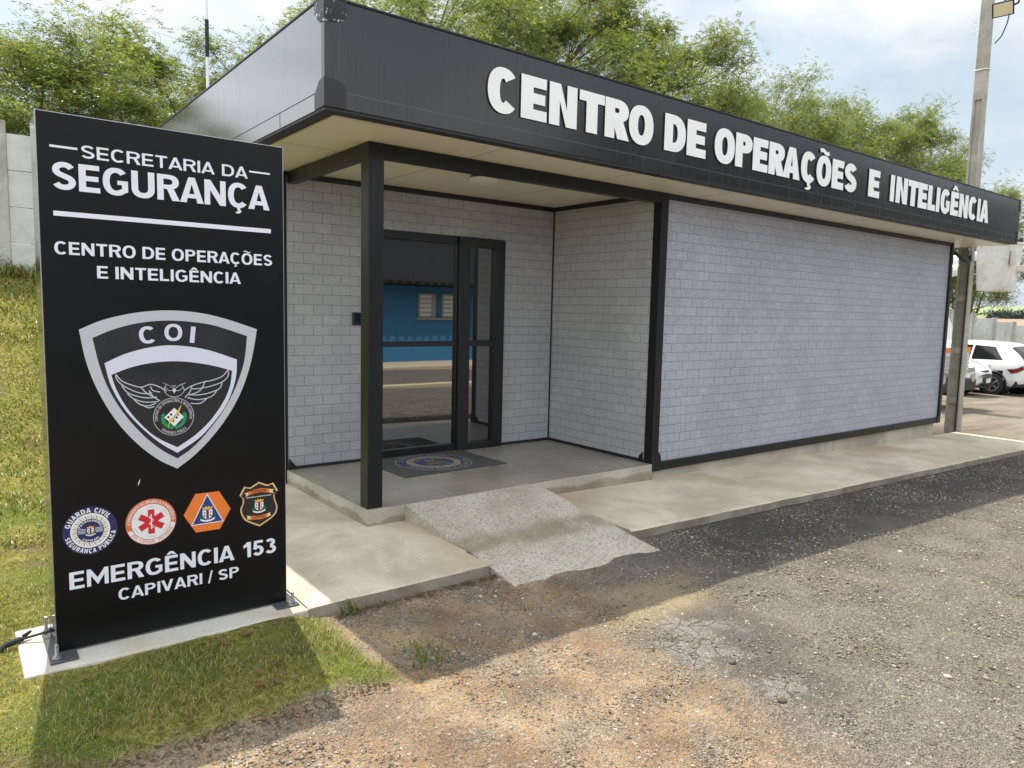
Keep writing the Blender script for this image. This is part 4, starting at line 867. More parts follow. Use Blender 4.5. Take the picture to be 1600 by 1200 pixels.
def make_tree(seed, H=7.5, R=3.2, nl=15000, th=.11, leafsz=1.0, ncl=60, crown_lo=.22):
    """trunk forking low into bent limbs that each carry a flat-topped clump of pinnate leaves; clumps fill a rounded crown unevenly"""
    rg = random.Random(seed); q = MB(); CL = []
    zc = H*(crown_lo+.98)/2; hz_ = H*(.98-crown_lo)/2
    while len(CL) < ncl:
        a = rg.uniform(0, 2*pi); u = rg.uniform(-.75, 1); rr = rg.uniform(.35, 1)**.5; lob = 1+.16*sin(3*a+seed)+.12*sin(5*a+2*seed)
        w_ = math.sqrt(max(0, 1-u*u))
        CL.append(Vector((R*lob*rr*w_*cos(a), R*lob*rr*w_*sin(a), zc+hz_*u*rr*(1+.10*sin(2*a+seed)))))
    nf = 4; fk = Vector((rg.uniform(-.1, .1), rg.uniform(-.1, .1), H*.16))
    q.tube([(0, 0, -.4), fk*.5+Vector((.05, .02, 0)), fk], [th*1.25, th, th*.9], 8, cap=False)
    mains = []
    for k in range(nf+2):
        a = 2*pi*k/(nf+2)+rg.random(); top = Vector((R*.42*cos(a), R*.42*sin(a), zc+hz_*rg.uniform(-.1, .45)))
        P_ = [fk, fk.lerp(top, .3)+Vector((rg.uniform(-.2, .2), rg.uniform(-.2, .2), -.15)), fk.lerp(top, .65)+Vector((rg.uniform(-.2, .2), rg.uniform(-.2, .2), .1)), top]
        q.tube(P_, [th*.6, th*.48, th*.34, th*.22], 6, cap=False); mains.append(P_)
    for c in CL:
        best = min(((p-c).length+(.8 if p.z > c.z else 0), i, j) for i, P_ in enumerate(mains) for j, p in enumerate(P_[1:]))
        p0 = mains[best[1]][best[2]+1]; mid = p0.lerp(c, .5)+Vector((rg.uniform(-.2, .2), rg.uniform(-.2, .2), rg.uniform(-.25, .05)))
        q.tube([p0, mid, c], [th*.20, th*.13, th*.05], 4, cap=False)
        for t_ in range(4):
            e_ = c+Vector((rg.gauss(0, .4), rg.gauss(0, .4), rg.gauss(.12, .25))); q.tube([mid.lerp(c, .7), e_], [th*.06, th*.025], 3, cap=False)
    rn = np.random.default_rng(seed); C_ = np.array([tuple(c) for c in CL]); ii = rn.integers(0, len(CL), nl); rad_ = rn.uniform(.34, .82, len(CL))*R/3.2
    dv = rn.normal(0, 1, (nl, 3)); dv /= np.linalg.norm(dv, axis=1)[:, None]; dv *= (rn.random(nl)**.75)[:, None]*1.12
    base = C_[ii]+dv*rad_[ii][:, None]*np.array([1.15, 1.15, .62])
    # a few wild shoots standing out of the crown
    k_ = rn.random(nl) < .09; base[k_] = C_[ii][k_]+(dv[k_]*np.array([.25, .25, .2])+np.array([0, 0, .5])*rn.random((k_.sum(), 1)))*rad_[ii][k_][:, None]*2
    az = np.arctan2(dv[:, 1], dv[:, 0])+rn.normal(0, .9, nl); el = rn.normal(-.05, .45, nl)
    ax = np.stack([np.cos(az)*np.cos(el), np.sin(az)*np.cos(el), np.sin(el)], -1)
    side = np.cross(ax, np.array([0, 0, 1.])+rn.normal(0, .35, (nl, 3))); side /= np.linalg.norm(side, axis=1)[:, None]
    Ln = rn.uniform(.15, .27, nl)*leafsz; npair = 5; V = []
    for j in range(npair):
        f = (j+.7)/npair
        for sgn in (-1, 1):
            c = base+ax*(Ln*f)[:, None]; c[:, 2] -= .16*(f**2)*Ln
            ld = (side*sgn*.85+ax*.5); ld[:, 2] -= .2; ld /= np.linalg.norm(ld, axis=1)[:, None]
            ll = (.085*leafsz*(1.05-.5*abs(f-.45)))*rn.uniform(.8, 1.2, nl); wv = ax*.6+rn.normal(0, .22, (nl, 3)); wd = .019*leafsz
            V.append(np.stack([c, c+ld*(ll*.5)[:, None]+wv*wd, c+ld*ll[:, None], c+ld*(ll*.5)[:, None]-wv*wd], 1))
    V = np.concatenate(V, 0).reshape(-1, 3); F = np.arange(len(V)).reshape(-1, 4)
    return q, V, F
protos = []
def tree_proto(kind, seed, label, **k):
    r_ = empty('tree', (0, 0, -50), label, 'tree', 'feathery trees behind the concrete wall')
    q, V, F = make_tree(seed, **k); q.build('trunk', M['bark'], r_, smooth=True, org=(0, 0, 0)); np_mesh('crown', V, F, M['leaf'], r_)
    return r_
def place(src, loc, s_, rz, label, first=False):
    if first: r_ = src
    else:
        r_ = src.copy(); COL.objects.link(r_)
        for c in list(src.children):
            d = c.copy(); COL.objects.link(d); d.parent = r_
    r_.location = loc; r_.scale = (s_ if not isinstance(s_, tuple) else s_[0],)*2+((s_ if not isinstance(s_, tuple) else s_[1]),); r_.rotation_euler = (0, 0, rz); r_['label'] = label
    return r_
tp = [tree_proto('a', 11, 'x', H=6.0, R=3.1, nl=13500, leafsz=.94, ncl=72, crown_lo=.26), tree_proto('b', 23, 'x', H=10.0, R=3.7, nl=19500, leafsz=1.06, ncl=100, crown_lo=.20, th=.15), tree_proto('c', 37, 'x', H=10.5, R=4.0, nl=21000, leafsz=1.06, ncl=108, crown_lo=.18, th=.16)]
HP = (6.0, 10.0, 10.5); RP = (3.1, 3.7, 4.0)
# prototype, x, y, height of the top, crown radius
TL = [(0, -1.0, 10.8, 5.75, 2.7, 4.0, 'tree just behind the wall post, left of the top of the pylon sign'),
      (0, 1.1, 11.9, 6.6, 2.9, 2.9, 'tree left of the thin antenna mast above the pylon sign'),
      (0, 3.3, 11.4, 7.0, 2.7, 5.0, 'tree rising right behind the thin antenna mast'),
      (1, 6.4, 12.4, 9.0, 3.2, 5.1, 'tree beyond the left end of the dark roof band'),
      (2, 9.2, 11.8, 10.9, 3.6, .9, 'tree above the roof left of the first raised letter'),
      (1, 12.4, 12.6, 11.7, 3.9, 3.3, 'tall tree above the roof over the first word, reaching the top edge'),
      (2, 16.4, 12.2, 11.3, 3.7, 5.6, 'broad tree above the second word of the raised lettering'),
      (0, 19.6, 11.6, 9.6, 2.7, 1.2, 'lower tree in the gap of open sky above the roof'),
      (1, 24.2, 12.0, 11.0, 3.2, 4.4, 'tree on the right of the gap of open sky above the roof'),
      (2, 28.0, 11.8, 11.0, 3.5, .4, 'tree over the middle of the long third word'),
      (1, 32.6, 12.6, 11.9, 3.5, 2.9, 'tree sloping down towards the concrete pole'),
      (2, 37.0, 12.0, 10.6, 3.2, 1.7, 'tree directly left of the concrete pole above the roof end'),
      (0, 42.3, 12.4, 8.6, 3.0, 3.6, 'last tree of the row, seen on both sides of the concrete pole')]
seen = set()
for k, x, y, zt, R_, rz, lab in TL:
    g0 = float(ground_z(x, y)); place(tp[k], (x, y, g0), (R_/RP[k], (zt-g0)/HP[k]), rz, lab, k not in seen); seen.add(k)
def shrub(x, y, s_, lab):
    r_ = empty('shrub', (x, y, float(ground_z(x, y))), lab, 'shrub', 'shrubs beyond the far wall')
    q, V, F = make_tree(int(x*7), H=2.9*s_, R=1.7*s_, nl=2200, th=.05, leafsz=1.3, ncl=26, crown_lo=.1); q.build('trunk', M['bark'], r_, org=(0, 0, 0), smooth=True); np_mesh('crown', V, F, M['leaf_b'], r_)
shrub(34.5, 11, 1.1, 'bright green shrub over the wall right beside the concrete pole'); shrub(44, 14, 1.2, 'shrub behind the far stepped wall near the right photo edge'); shrub(39.5, 12.5, .95, 'low bright shrub between the other two shrubs beyond the wall')

# ------------------------------------------------------------------ distant hills and tree belt
def hill(name, cx, cy, lx, ly, h, mat, seed, n=60):
    xs = np.linspace(-1, 1, n); XX, YY = np.meshgrid(xs, xs); r2 = np.clip(1-XX**2-YY**2, 0, 1)
    Z = h*r2**1.2*(1+.25*np.sin(XX*3+seed)+.15*np.cos(YY*4+seed*2))-4; V = np.stack([cx+XX*lx, cy+YY*ly, Z], -1).reshape(-1, 3)
    id_ = np.arange(n*n).reshape(n, n); F = np.stack([id_[:-1, :-1], id_[:-1, 1:], id_[1:, 1:], id_[1:, :-1]], -1).reshape(-1, 4)
    o = np_mesh(name, V, F, mat, smooth=True); tag(o, kind='structure'); return o
hm = NT('hill pasture'); hm.col(hm.mix(hm.noise(.012, 6, lo=.35, hi=.65), (.16, .22, .09), (.26, .30, .15))).rough(1); hb = NT('ploughed field'); hb.col(hb.mix(hb.noise(.03, 5), (.24, .16, .11), (.33, .25, .18))).rough(1)
hill('hills', 1750, 660, 900, 420, 31, hm.m, 1.0); hill('hills', 860, 262, 240, 120, 8.2, hb.m, 2.0); hill('hills', 2100, -100, 900, 500, 30, hm.m, 3.0)
rn = np.random.default_rng(5); nL = 12000
ct = np.stack([rn.uniform(792, 900, 70), np.zeros(70), rn.uniform(4, 9.5, 70)], -1); ct[:, 1] = 268-(ct[:, 0]-796)*.8+rn.uniform(-5, 5, 70); ii = rn.integers(0, 70, nL)
P0 = ct[ii]+rn.normal(0, 1, (nL, 3))*np.array([4.5, 4.5, 1.9]); dv1 = rn.normal(0, .8, (nL, 3)); dv2 = rn.normal(0, .8, (nL, 3))
V = np.stack([P0, P0+dv1, P0+dv1+dv2, P0+dv2], 1).reshape(-1, 3)
wl = plain('far wood leaf', (.055, .08, .06), 1.0, .3, .2)
o = np_mesh('far_woodland', V, np.arange(len(V)).reshape(-1, 4), wl); tag(o, 'dark belt of far off trees below the hills', 'woodland', kind='stuff')

# ------------------------------------------------------------------ utility pole and floodlight
px0, py0 = 10.215, .235; pzb = -.45
pole = empty('utility_pole', (px0, py0, pzb), 'tall grey concrete pole with recessed sides at the right end of the building', 'pole')
q = MB()
for i in range(26):
    z0 = pzb+i*.4; z1 = z0+.4
def hsec(z):
    k = 1-.042*max(0, z); return .078*k, .094*k
nz_ = 24; zz = [pzb+(8.2-pzb)*i/nz_ for i in range(nz_+1)]
# H-section shaft: two flanges and a web with solid cross ribs
for a_, b_ in zip(zz[:-1], zz[1:]):
    (wx, wy_), (wx2, wy2) = hsec(a_), hsec(b_)
    def fr(u0, u1, v0, v1, q=q):
        q.add([(px0+u*x_, py0+v*y_, z) for z, x_, y_ in ((a_, wx, wy_), (b_, wx2, wy2)) for u, v in ((u0, v0), (u1, v0), (u1, v1), (u0, v1))], [(0, 1, 5, 4), (1, 2, 6, 5), (2, 3, 7, 6), (3, 0, 4, 7), (0, 3, 2, 1), (4, 5, 6, 7)])
    fr(-1, 1, -1, -.62); fr(-1, 1, .62, 1); fr(-.45, .45, -.6199, .6199)
for z in (0.12, .9, 1.7, 2.5, 3.3, 4.72):
    wx, wy_ = hsec(z); q.box(px0-wx*.995, px0+wx*.995, py0-wy_*.6195, py0+wy_*.6195, z, z+(.10 if z < 4 else 3.4))
q.build('shaft', M['poleconc'], pole)
q = MB(); q.tube([(px0+.094, py0-.03, -.40), (px0+.086, py0-.03, 3.0), (px0+.066, py0-.025, 8.1)], .014, 8); q.build('conduit', NT('grey conduit').col((.30, .36, .38)).rough(.4).m, pole, smooth=True)
q = MB(); q.tube([(px0-.088, py0-.07, -.42), (px0-.086, py0-.07, 2.0), (px0-.083, py0-.07, 2.55)], .010, 8); q.build('conduit', M['rubber'], pole, smooth=True)
q = MB()
for z in (3.15, 5.15): wx, wy_ = hsec(z); q.tube([(px0-wx-.012, py0-wy_-.012, z), (px0+wx+.03, py0-wy_-.012, z+.015), (px0+wx+.03, py0+wy_+.012, z+.01), (px0-wx-.012, py0+wy_+.012, z), (px0-wx-.012, py0-wy_-.012, z)], .008, 6)
q.build('strap', M['white'], pole)
q = MB(); q.tube([(9.16, .12, 2.46), (9.30, .02, 2.36), (9.55, .0, 2.27), (9.85, .04, 2.30), (10.09, .14, 2.42), (10.11, .16, 2.51)], .022, 8); o = q.build('service_cable', M['rubber'], smooth=True); tag(o, 'loop of black cable hanging between the building and the concrete pole', 'cable')
# red and white reflective tape on the pole
q = MB(); q.box(px0+.0785, px0+.080, py0-.088, py0-.062, .95, 1.22); q.box(px0+.0785, px0+.080, py0-.088, py0-.062, 1.36, 1.62); q.build('reflective_tape', plain('red tape', (.55, .03, .04), .4), pole)
fl = empty('floodlight', (px0-.1, py0-.15, 5.62), 'black square floodlight with pale panel fixed near the top of the concrete pole', 'floodlight')
fn_ = Vector((-.80, -.30, -.52)).normalized(); fx_ = Vector((.30, -.95, .05)); fx_ = (fx_-fn_*fx_.dot(fn_)).normalized(); fz_ = fx_.cross(-fn_)
fz_ = fz_ if fz_.z > 0 else -fz_
def frot(p): v = Vector((9.98, -.06, 5.89))+fx_*p[0]-fn_*p[1]+fz_*p[2]; return tuple(v)
q = MB(); q.box(-.135, .135, -.02, .03, -.10, .10); q.v = [frot(p) for p in q.v]; q.build('lamp_housing', M['rubber'], fl, bevel=.006)
q = MB(); q.box(-.115, .115, -.0225, -.0203, -.085, .085); q.v = [frot(p) for p in q.v]; q.build('lamp_panel', NT('pale lamp lens').col((.72, .66, .42)).rough(.35).m, fl)
q = MB(); q.tube([(9.99, -.06, 6.01), (10.0, -.20, 6.06), (10.06, -.24, 6.03), (10.12, -.20, 5.97), (10.17, .02, 5.95), (px0-.03, .10, 5.95)], .014, 8); q.tube([(10.02, -.14, 5.86), (10.06, -.10, 5.70), (10.12, -.02, 5.56), (px0-.02, .09, 5.50)], .008, 6); q.build('bracket_arm', M['rubber'], fl, smooth=True)
q = MB()
for k in range(3): q.tube([(px0-.10, py0+.12-.035*sin(a_), 5.72+.09*k+.035*cos(a_)) for a_ in np.linspace(0, 2*pi, 12)], .005, 5)
q.build('cable_coil', M['white'], pole)

# ------------------------------------------------------------------ cars
def interp(tab, ys):
    tab = np.array(tab); return np.stack([np.interp(ys, tab[:, 0], tab[:, k]) for k in range(1, tab.shape[1])], -1)
def sm(a, k=2):
    for _ in range(k):
        b = a.copy(); b[1:-1] = (a[:-2]+2*a[1:-1]+a[2:])/4; a = b
    return a
def car(loc, rz, label, rear=True, front=True, Lc=4.1):
    """hatchback, +y is forward, ground at z=0"""
    r_ = empty('parked_car', loc, label, 'car', 'white cars parked by the far wall', rz)
    # y, half width, z bottom, z belt, half width roof, z roof
    T = [(-2.02, .60, .42, .80, .50, .86), (-1.97, .74, .34, .90, .60, .98), (-1.85, .82, .27, .97, .62, 1.16), (-1.60, .86, .25, 1.0, .62, 1.38), (-1.25, .875, .24, 1.0, .62, 1.475), (-.6, .88, .24, .985, .63, 1.52), (.1, .88, .24, .97, .63, 1.50), (.55, .88, .24, .955, .62, 1.40), (.95, .875, .24, .945, .63, 1.18), (1.25, .865, .24, .93, .66, .985), (1.6, .85, .25, .88, .66, .93), (1.85, .80, .27, .80, .60, .84), (1.98, .70, .31, .70, .50, .74), (2.04, .52, .40, .60, .40, .63)]
    ys = np.linspace(-2.02, 2.04, 84); P = sm(interp(T, ys), 3)
    prof = []
    for y, (hw, zb, zl, rw, zr) in zip(ys, P):
        pts = [(0, zb), (hw*.80, zb), (hw*.955, zb+.06), (hw*.985, zb+.20), (hw, zb+(zl-zb)*.62), (hw*.99, zl-.03), (hw*.955, zl)]
        for k in range(1, 7): f = k/6; pts.append((hw*.955+(rw-hw*.955)*(f**1.15), zl+(zr-.05-zl)*f))
        pts += [(rw*.93, zr-.022), (rw*.75, zr-.004), (rw*.4, zr+.006), (0, zr+.010)]
        prof.append(pts)
    prof = np.array(prof); n, k = prof.shape[:2]
    Pl = np.stack([prof[..., 0], np.repeat(ys[:, None], k, 1), prof[..., 1]], -1); Pr = Pl.copy(); Pr[..., 0] *= -1
    ring = np.concatenate([Pr, Pl[:, ::-1][:, 1:-1]], 1); m_ = ring.shape[1]
    id_ = np.arange(n*m_).reshape(n, m_); wy1, wy2, wr = -1.27, 1.28, .325
    F = []
    for i in range(n-1):
        for j in range(m_):
            j2 = (j+1) % m_; c = (ring[i, j]+ring[i+1, j2])/2
            if abs(c[0]) > .55 and min(math.hypot(c[1]-wy1, c[2]-.31), math.hypot(c[1]-wy2, c[2]-.31)) < .365: continue
            F.append((id_[i, j], id_[i+1, j], id_[i+1, j2], id_[i, j2]))
    q = MB(); q.add(ring.reshape(-1, 3).tolist(), F+[tuple(id_[0].tolist()), tuple(id_[-1, ::-1].tolist())]); q.build('body', M['carwhite'], r_, smooth=True, org=(0, 0, 0))
    def shell(name, rows, i0f, mat, off, sides=(-1, 1)):
        """skin lying `off` outside the body between profile rows, over a y range per row"""
        q = MB()
        for sd in sides:
            vs = []; fs = []; R0, R1 = 0, 5; cnt = 0; cols = 26
            for j in range(R0, R1+1):
                jf = rows[0]+(rows[1]-rows[0])*j/R1; ja = min(int(jf), k-2); jt = jf-ja; px_ = prof[:, ja, 0]*(1-jt)+prof[:, ja+1, 0]*jt; pz_ = prof[:, ja, 1]*(1-jt)+prof[:, ja+1, 1]*jt
                y0_, y1_ = i0f((j-R0)/(R1-R0))
                for c in range(cols+1):
                    y = y0_+(y1_-y0_)*c/cols
                    x = np.interp(y, ys, px_); z = np.interp(y, ys, pz_); vs.append(((x+off)*sd, y, z+off*.4))
            w_ = cols+1; fs = [(j*w_+c, j*w_+c+1, (j+1)*w_+c+1, (j+1)*w_+c) for j in range(R1-R0) for c in range(cols)]
            q.add(vs, fs)
        return q.build(name, mat, r_, smooth=True, org=(0, 0, 0))
    shell('side_window', (6, 11), lambda f: (-1.50+.30*f, -.66), M['carglass'], .006); shell('side_window', (6, 11), lambda f: (-.60, .30), M['carglass'], .006); shell('side_window', (6, 11), lambda f: (.36, 1.02-.55*f), M['carglass'], .006)
    # rear and front screens: skins over the upper profile rows, a little proud of the body
    def screen(name, ya, yb, rlo, oy, oz):
        q = MB(); NR, NY = 7, 18
        for sd in (-1, 1):
            vs = []
            for a_ in range(NR+1):
                jf = rlo+(k-1-rlo)*a_/NR; ja = min(int(jf), k-2); jt = jf-ja; pxx = prof[:, ja, 0]*(1-jt)+prof[:, ja+1, 0]*jt; pzz = prof[:, ja, 1]*(1-jt)+prof[:, ja+1, 1]*jt
                for c in range(NY+1):
                    y = ya+(yb-ya)*c/NY; vs.append((sd*float(np.interp(y, ys, pxx)), y+oy, float(np.interp(y, ys, pzz))+oz))
            q.add(vs, [(a_*(NY+1)+c, a_*(NY+1)+c+1, (a_+1)*(NY+1)+c+1, (a_+1)*(NY+1)+c) for a_ in range(NR) for c in range(NY)])
        return q.build(name, M['carglass'], r_, smooth=True, org=(0, 0, 0))
    screen('rear_window', -1.93, -1.58, 12.3, -.012, .008); screen('windscreen', 1.20, .64, 12.3, .008, .012)
    # wheels
    for sx_ in (-1, 1):
        for y in (wy1, wy2):
            q = MB(); x = sx_*.79; q.lathe([(.20, -.09), (.30, -.095), (.318, -.07), (.32, 0), (.318, .07), (.30, .095), (.20, .09)], (x, y, .32), 'x', 28); wh = q.build('wheel', M['rubber'], r_, smooth=True, org=(0, 0, 0))
            q = MB(); q.lathe([(.205, sx_*.075), (.205, sx_*.092), (.185, sx_*.092), (.18, sx_*.06), (.02, sx_*.06)], (x, y, .32), 'x', 28)
            for k in range(5):
                for dd in (-.10, .10):
                    an = 2*pi*k/5+dd; q.add([(x+sx_*e, y+rr*cos(an+s2), .32+rr*sin(an+s2)) for e, rr, s2 in ((.098, .03, .5), (.098, .03, -.5), (.09, .19, -.07), (.09, .19, .07))], [(0, 1, 2, 3)])
            q.build('rim', M['alloy'], wh, org=(0, 0, 0))
            q = MB(); q.lathe([(.02, sx_*.050), (.19, sx_*.050), (.19, sx_*.055), (.02, sx_*.055)], (x, y, .32), 'x', 20); q.build('brake_disc', M['carblack'], wh, org=(0, 0, 0))
    q = MB()
    for sx_ in (-1, 1):
        for y in (wy1, wy2): q.tube([(sx_*.868, y+.372*cos(a_), .31+.372*sin(a_)) for a_ in np.linspace(rad(-8), rad(188), 22)], .022, 6); 
    for sx_ in (-1, 1): q.box(sx_*.86-.015, sx_*.86+.015, wy1+.38, wy2-.38, .20, .30)
    q.build('arch_trim', M['carblack'], r_, org=(0, 0, 0), smooth=False)
    # wheel wells
    q = MB()
    for sx_ in (-1, 1):
        for y in (wy1, wy2): q.lathe([(.36, 0), (.36, -sx_*.30), (.01, -sx_*.30)], (sx_*.855, y, .31), 'x', 20)
    q.f = [f for f in q.f if len(f) == 4]; q.mi = q.mi[:len(q.f)]; q.build('wheel_well', M['carblack'], r_, org=(0, 0, 0), fixn=False)
    # lamps, bumpers, plates
    shell('tail_lamp', (4.35, 5.2), lambda f: (-1.985+.01*f, -1.74+.10*f), M['redlamp'], .010)
    shell('headlight', (4.3, 5.2), lambda f: (1.62-.10*f, 1.95-.02*f), M['headlamp'], .014)
    def bent(name, hw, yc, bend, z0, z1, th_, mat, sgn, taper=0.):
        q = MB(); N = 16; vs = []
        for c in range(N+1):
            u = -1+2*c/N; y = yc-sgn*bend*abs(u)**2.6; k_ = taper*u*u
            vs += [(u*hw, y, z0+k_), (u*hw, y, z1-k_), (u*hw*.985, y-sgn*th_, z1-k_), (u*hw*.985, y-sgn*th_, z0+k_)]
        fs = [(c*4+a_, (c+1)*4+a_, (c+1)*4+(a_+1) % 4, c*4+(a_+1) % 4) for c in range(N) for a_ in range(4)]+[(0, 1, 2, 3), (N*4+3, N*4+2, N*4+1, N*4)]
        q.add(vs, fs); return q.build(name, mat, r_, org=(0, 0, 0))
    bent('rear_bumper', .80, -2.055, .20, .25, .47, .10, M['carblack'], -1, .03)
    bent('number_plate', .20, -2.062, .0, .66, .78, .06, M['white'], -1)
    bent('lower_grille', .56, 2.075, .10, .33, .53, .09, M['carblack'], 1, .03)
    bent('upper_grille', .44, 2.035, .05, .645, .70, .09, M['carblack'], 1, .015)
    bent('number_plate', .19, 2.090, .0, .37, .49, .012, M['white'], 1)
    bent('front_skirt', .70, 2.035, .20, .25, .29, .10, M['carblack'], 1)
    for sx_ in (-1, 1): q = MB(); q.lathe([(.01, 0), (.06, .02), (.07, .08), (.05, .10), (.01, .11)], (sx_*.88, .72, 1.0), 'x' if 1 else 'y', 10); q.v = [(sx_*abs(x), y, z) for x, y, z in q.v]; q.build('mirror', M['carwhite'], r_, org=(0, 0, 0), smooth=True)
    q = MB(); q.box(-.905, -.885, -.42, -.24, .86, .885); q.box(.885, .905, -.42, -.24, .86, .885); q.box(-.905, -.885, .50, .68, .84, .865); q.box(.885, .905, .50, .68, .84, .865); q.build('door_handle', M['carwhite'], r_, bevel=.006, org=(0, 0, 0))
    return r_
gz = lambda x, y: float(ground_z(x, y))
car((21.95, 4.6, gz(21.95, 4.0)), rad(-7), 'white hatchback seen from behind, its red tail lamp and rear wheel beside the pole')
car((19.55, 5.2, gz(19.5, 4.5)), rad(180+6), 'white hatchback facing out with dark lower grille, half hidden behind the pole')
car((25.6, 5.2, gz(25.6, 4.5)), rad(180+3), 'white car cut off by the right edge of the photo')

# ------------------------------------------------------------------ bucket truck, mostly behind the building
tk = empty('bucket_truck', (14.6, 4.4, gz(14.6, 3)), 'white aerial lift truck behind the building with weathered bucket hanging over its cab', 'truck')
tz = gz(14.6, 3)
q = MB(); q.prism([(2.05, tz+.75), (2.05, tz+1.25), (2.30, tz+1.45), (2.62, tz+2.15), (2.75, tz+2.22), (3.95, tz+2.22), (3.95, tz+.6), (2.2, tz+.6)], 13.65, 15.55, 'x'); q.build('cab', M['white'], tk, bevel=.05)
q = MB(); q.prism([(2.335, tz+1.47), (2.585, tz+2.02), (2.575, tz+2.025), (2.325, tz+1.475)], 13.75, 15.45, 'x'); q.build('windscreen', M['carglass'], tk)
q = MB(); q.box(13.72, 15.48, 2.02, 2.049, tz+1.20, tz+1.30); q.build('stripe', M['orange'], tk)
q = MB()
for k in range(5): q.box(13.8, 15.4, 2.0, 2.048, tz+.78+.08*k, tz+.82+.08*k)
q.build('grille', M['alloy'], tk)
q = MB(); q.box(13.6, 15.6, 1.90, 2.2, tz+.38, tz+.62); q.build('bumper', M['carblack'], tk, bevel=.03)
for x in (13.85, 15.35): q = MB(); q.lathe([(.01, -.03), (.10, -.03), (.11, 0), (.01, 0)], (x, 1.90, tz+.66), 'y', 16); q.build('headlight', M['headlamp'], tk)
for x in (13.75, 15.45):
    for y in (2.9, 6.3): q = MB(); q.lathe([(.2, -.12), (.42, -.13), (.45, -.08), (.45, .08), (.42, .13), (.2, .12)], (x, y, tz+.45), 'x', 24); q.build('wheel', M['rubber'], tk, smooth=True)
q = MB(); q.box(13.7, 15.5, 4.05, 7.4, tz+.75, tz+.95); q.box(13.7, 15.5, 4.3, 7.4, tz+.952, tz+1.4); q.build('bed', M['white'], tk, bevel=.02)
q = MB(); q.tube([(14.6, 5.6, tz+1.4), (14.6, 5.6, tz+2.5)], .22, 14); q.tube([(14.6, 5.6, tz+2.5), (14.6, 1.95, tz+2.95)], .13, 10); q.tube([(14.9, 5.6, tz+2.7), (14.9, 1.7, tz+3.25)], .10, 10); q.build('boom', M['white'], tk, smooth=False)
bz = 2.02
q = MB()
def bk(x0, x1, y0, y1, z): return [(x0, y0, z), (x1, y0, z), (x1, y1, z), (x0, y1, z)]
bx0, bx1, by0, by1 = 14.22, 14.92, 1.02, 1.62
vs = bk(bx0+.05, bx1-.05, by0+.05, by1-.05, bz)+bk(bx0, bx1, by0, by1, bz+.92)+bk(bx0-.03, bx1+.03, by0-.03, by1+.03, bz+.92)+bk(bx0-.03, bx1+.03, by0-.03, by1+.03, bz+.97)+bk(bx0+.04, bx1-.04, by0+.04, by1-.04, bz+.97)+bk(bx0+.08, bx1-.08, by0+.08, by1-.08, bz+.05)
fs = [(0, 3, 2, 1)]+[(a_*4+k, a_*4+(k+1) % 4, (a_+1)*4+(k+1) % 4, (a_+1)*4+k) for a_ in range(5) for k in range(4)]+[(20, 21, 22, 23)]
q.add(vs, fs); q.box(bx0+.05, bx0+.20, by0-.06, by0-.001, bz+.50, bz+.78); q.box(bx1-.18, bx1+.12, by0-.14, by0+.05, bz+.40, bz+.52); q.build('bucket', M['fibre'], tk, bevel=.012)
q = MB(); q.tube([(bx0+.35, by0-.01, bz+.98), (bx0+.45, by0-.03, bz+1.03), (bx0+.6, by0, bz+1.0)], .03, 8); q.build('bucket_controls', M['rubber'], tk, smooth=True)

# ------------------------------------------------------------------ the place opposite (seen only in the door glass) and an added tree belt
bb = empty('blue_building', (14, -14, -.4), 'long blue building with dark tiled roof across the yard, reflected in the glass door', 'building')
q = MB(); q.box(-2, 64, -17, -12.6, -1.2, 2.1); q.build('wall', M['bluewall'], bb)
q = MB(); q.prism([(-11.9, 2.22), (-14.8, 3.75), (-17.7, 2.22), (-17.7, 2.12), (-11.9, 2.12)], -2.8, 64.8, 'x')
q.build('roof', M['darkroof'], bb)
q = MB()
for k in range(216): x = -2.6+.31*k; q.lathe([(.02, 0), (.075, 0), (.075, .10), (.02, .10)], (x, -11.93, 2.20), 'y', 8)
for k in range(108): x = -2.6+.62*k; q.tube([(x, -14.8, 3.78), (x+.56, -14.8, 3.80)], .11, 8)
q.build('tile_ends', plain('dark mortar', (.035, .034, .032), 1.0, .3), bb)
for x0 in (-.5, 4.5, 9.5, 16, 21, 26, 30):
    for d_ in (0, .87):
        q = MB(); q.box(x0+d_, x0+d_+.62, -12.6, -12.56, 1.12, 1.88); wn_ = q.build('window', M['window_grey'], bb, org=parent_org(bb))
        q = MB()
        for k in range(5): q.box(x0+d_+.05, x0+d_+.44, -12.558, -12.545, 1.17+.14*k, 1.27+.14*k)
        q.build('shutter', M['white'], wn_, org=parent_org(bb))
    q = MB(); q.box(x0-.1, x0+1.6, -12.6, -12.50, 1.06, 1.115); q.build('sill', M['window_grey'], bb)
rn = np.random.default_rng(9); nL = 30000  # unseen tree belt, added to darken what the front fascia reflects
xs_ = rn.uniform(16, 90, 150); ct = np.stack([xs_, -23+rn.uniform(-3, 3, 150), rn.uniform(1, 10.5, 150)*np.clip((xs_-12)/14, .4, 1)], -1); ii = rn.integers(0, 150, nL)
P0 = ct[ii]+rn.normal(0, 1, (nL, 3))*np.array([1.5, 1.3, 1.0]); dv1 = rn.normal(0, .28, (nL, 3)); dv2 = rn.normal(0, .28, (nL, 3))
o = np_mesh('added_tree_belt', np.stack([P0, P0+dv1, P0+dv1+dv2, P0+dv2], 1).reshape(-1, 3), np.arange(nL*4).reshape(-1, 4), plain('added belt leaf', (.05, .075, .025), .9, .4, 2)); tag(o, 'dense tree belt added behind the blue building to darken the fascia reflection', 'trees', kind='stuff')
q = MB(); q.box(-2.5, 64, -12.59, -10.6, -.9, -.26); o = q.build('far_pavement', M['cream']); tag(o, kind='structure')
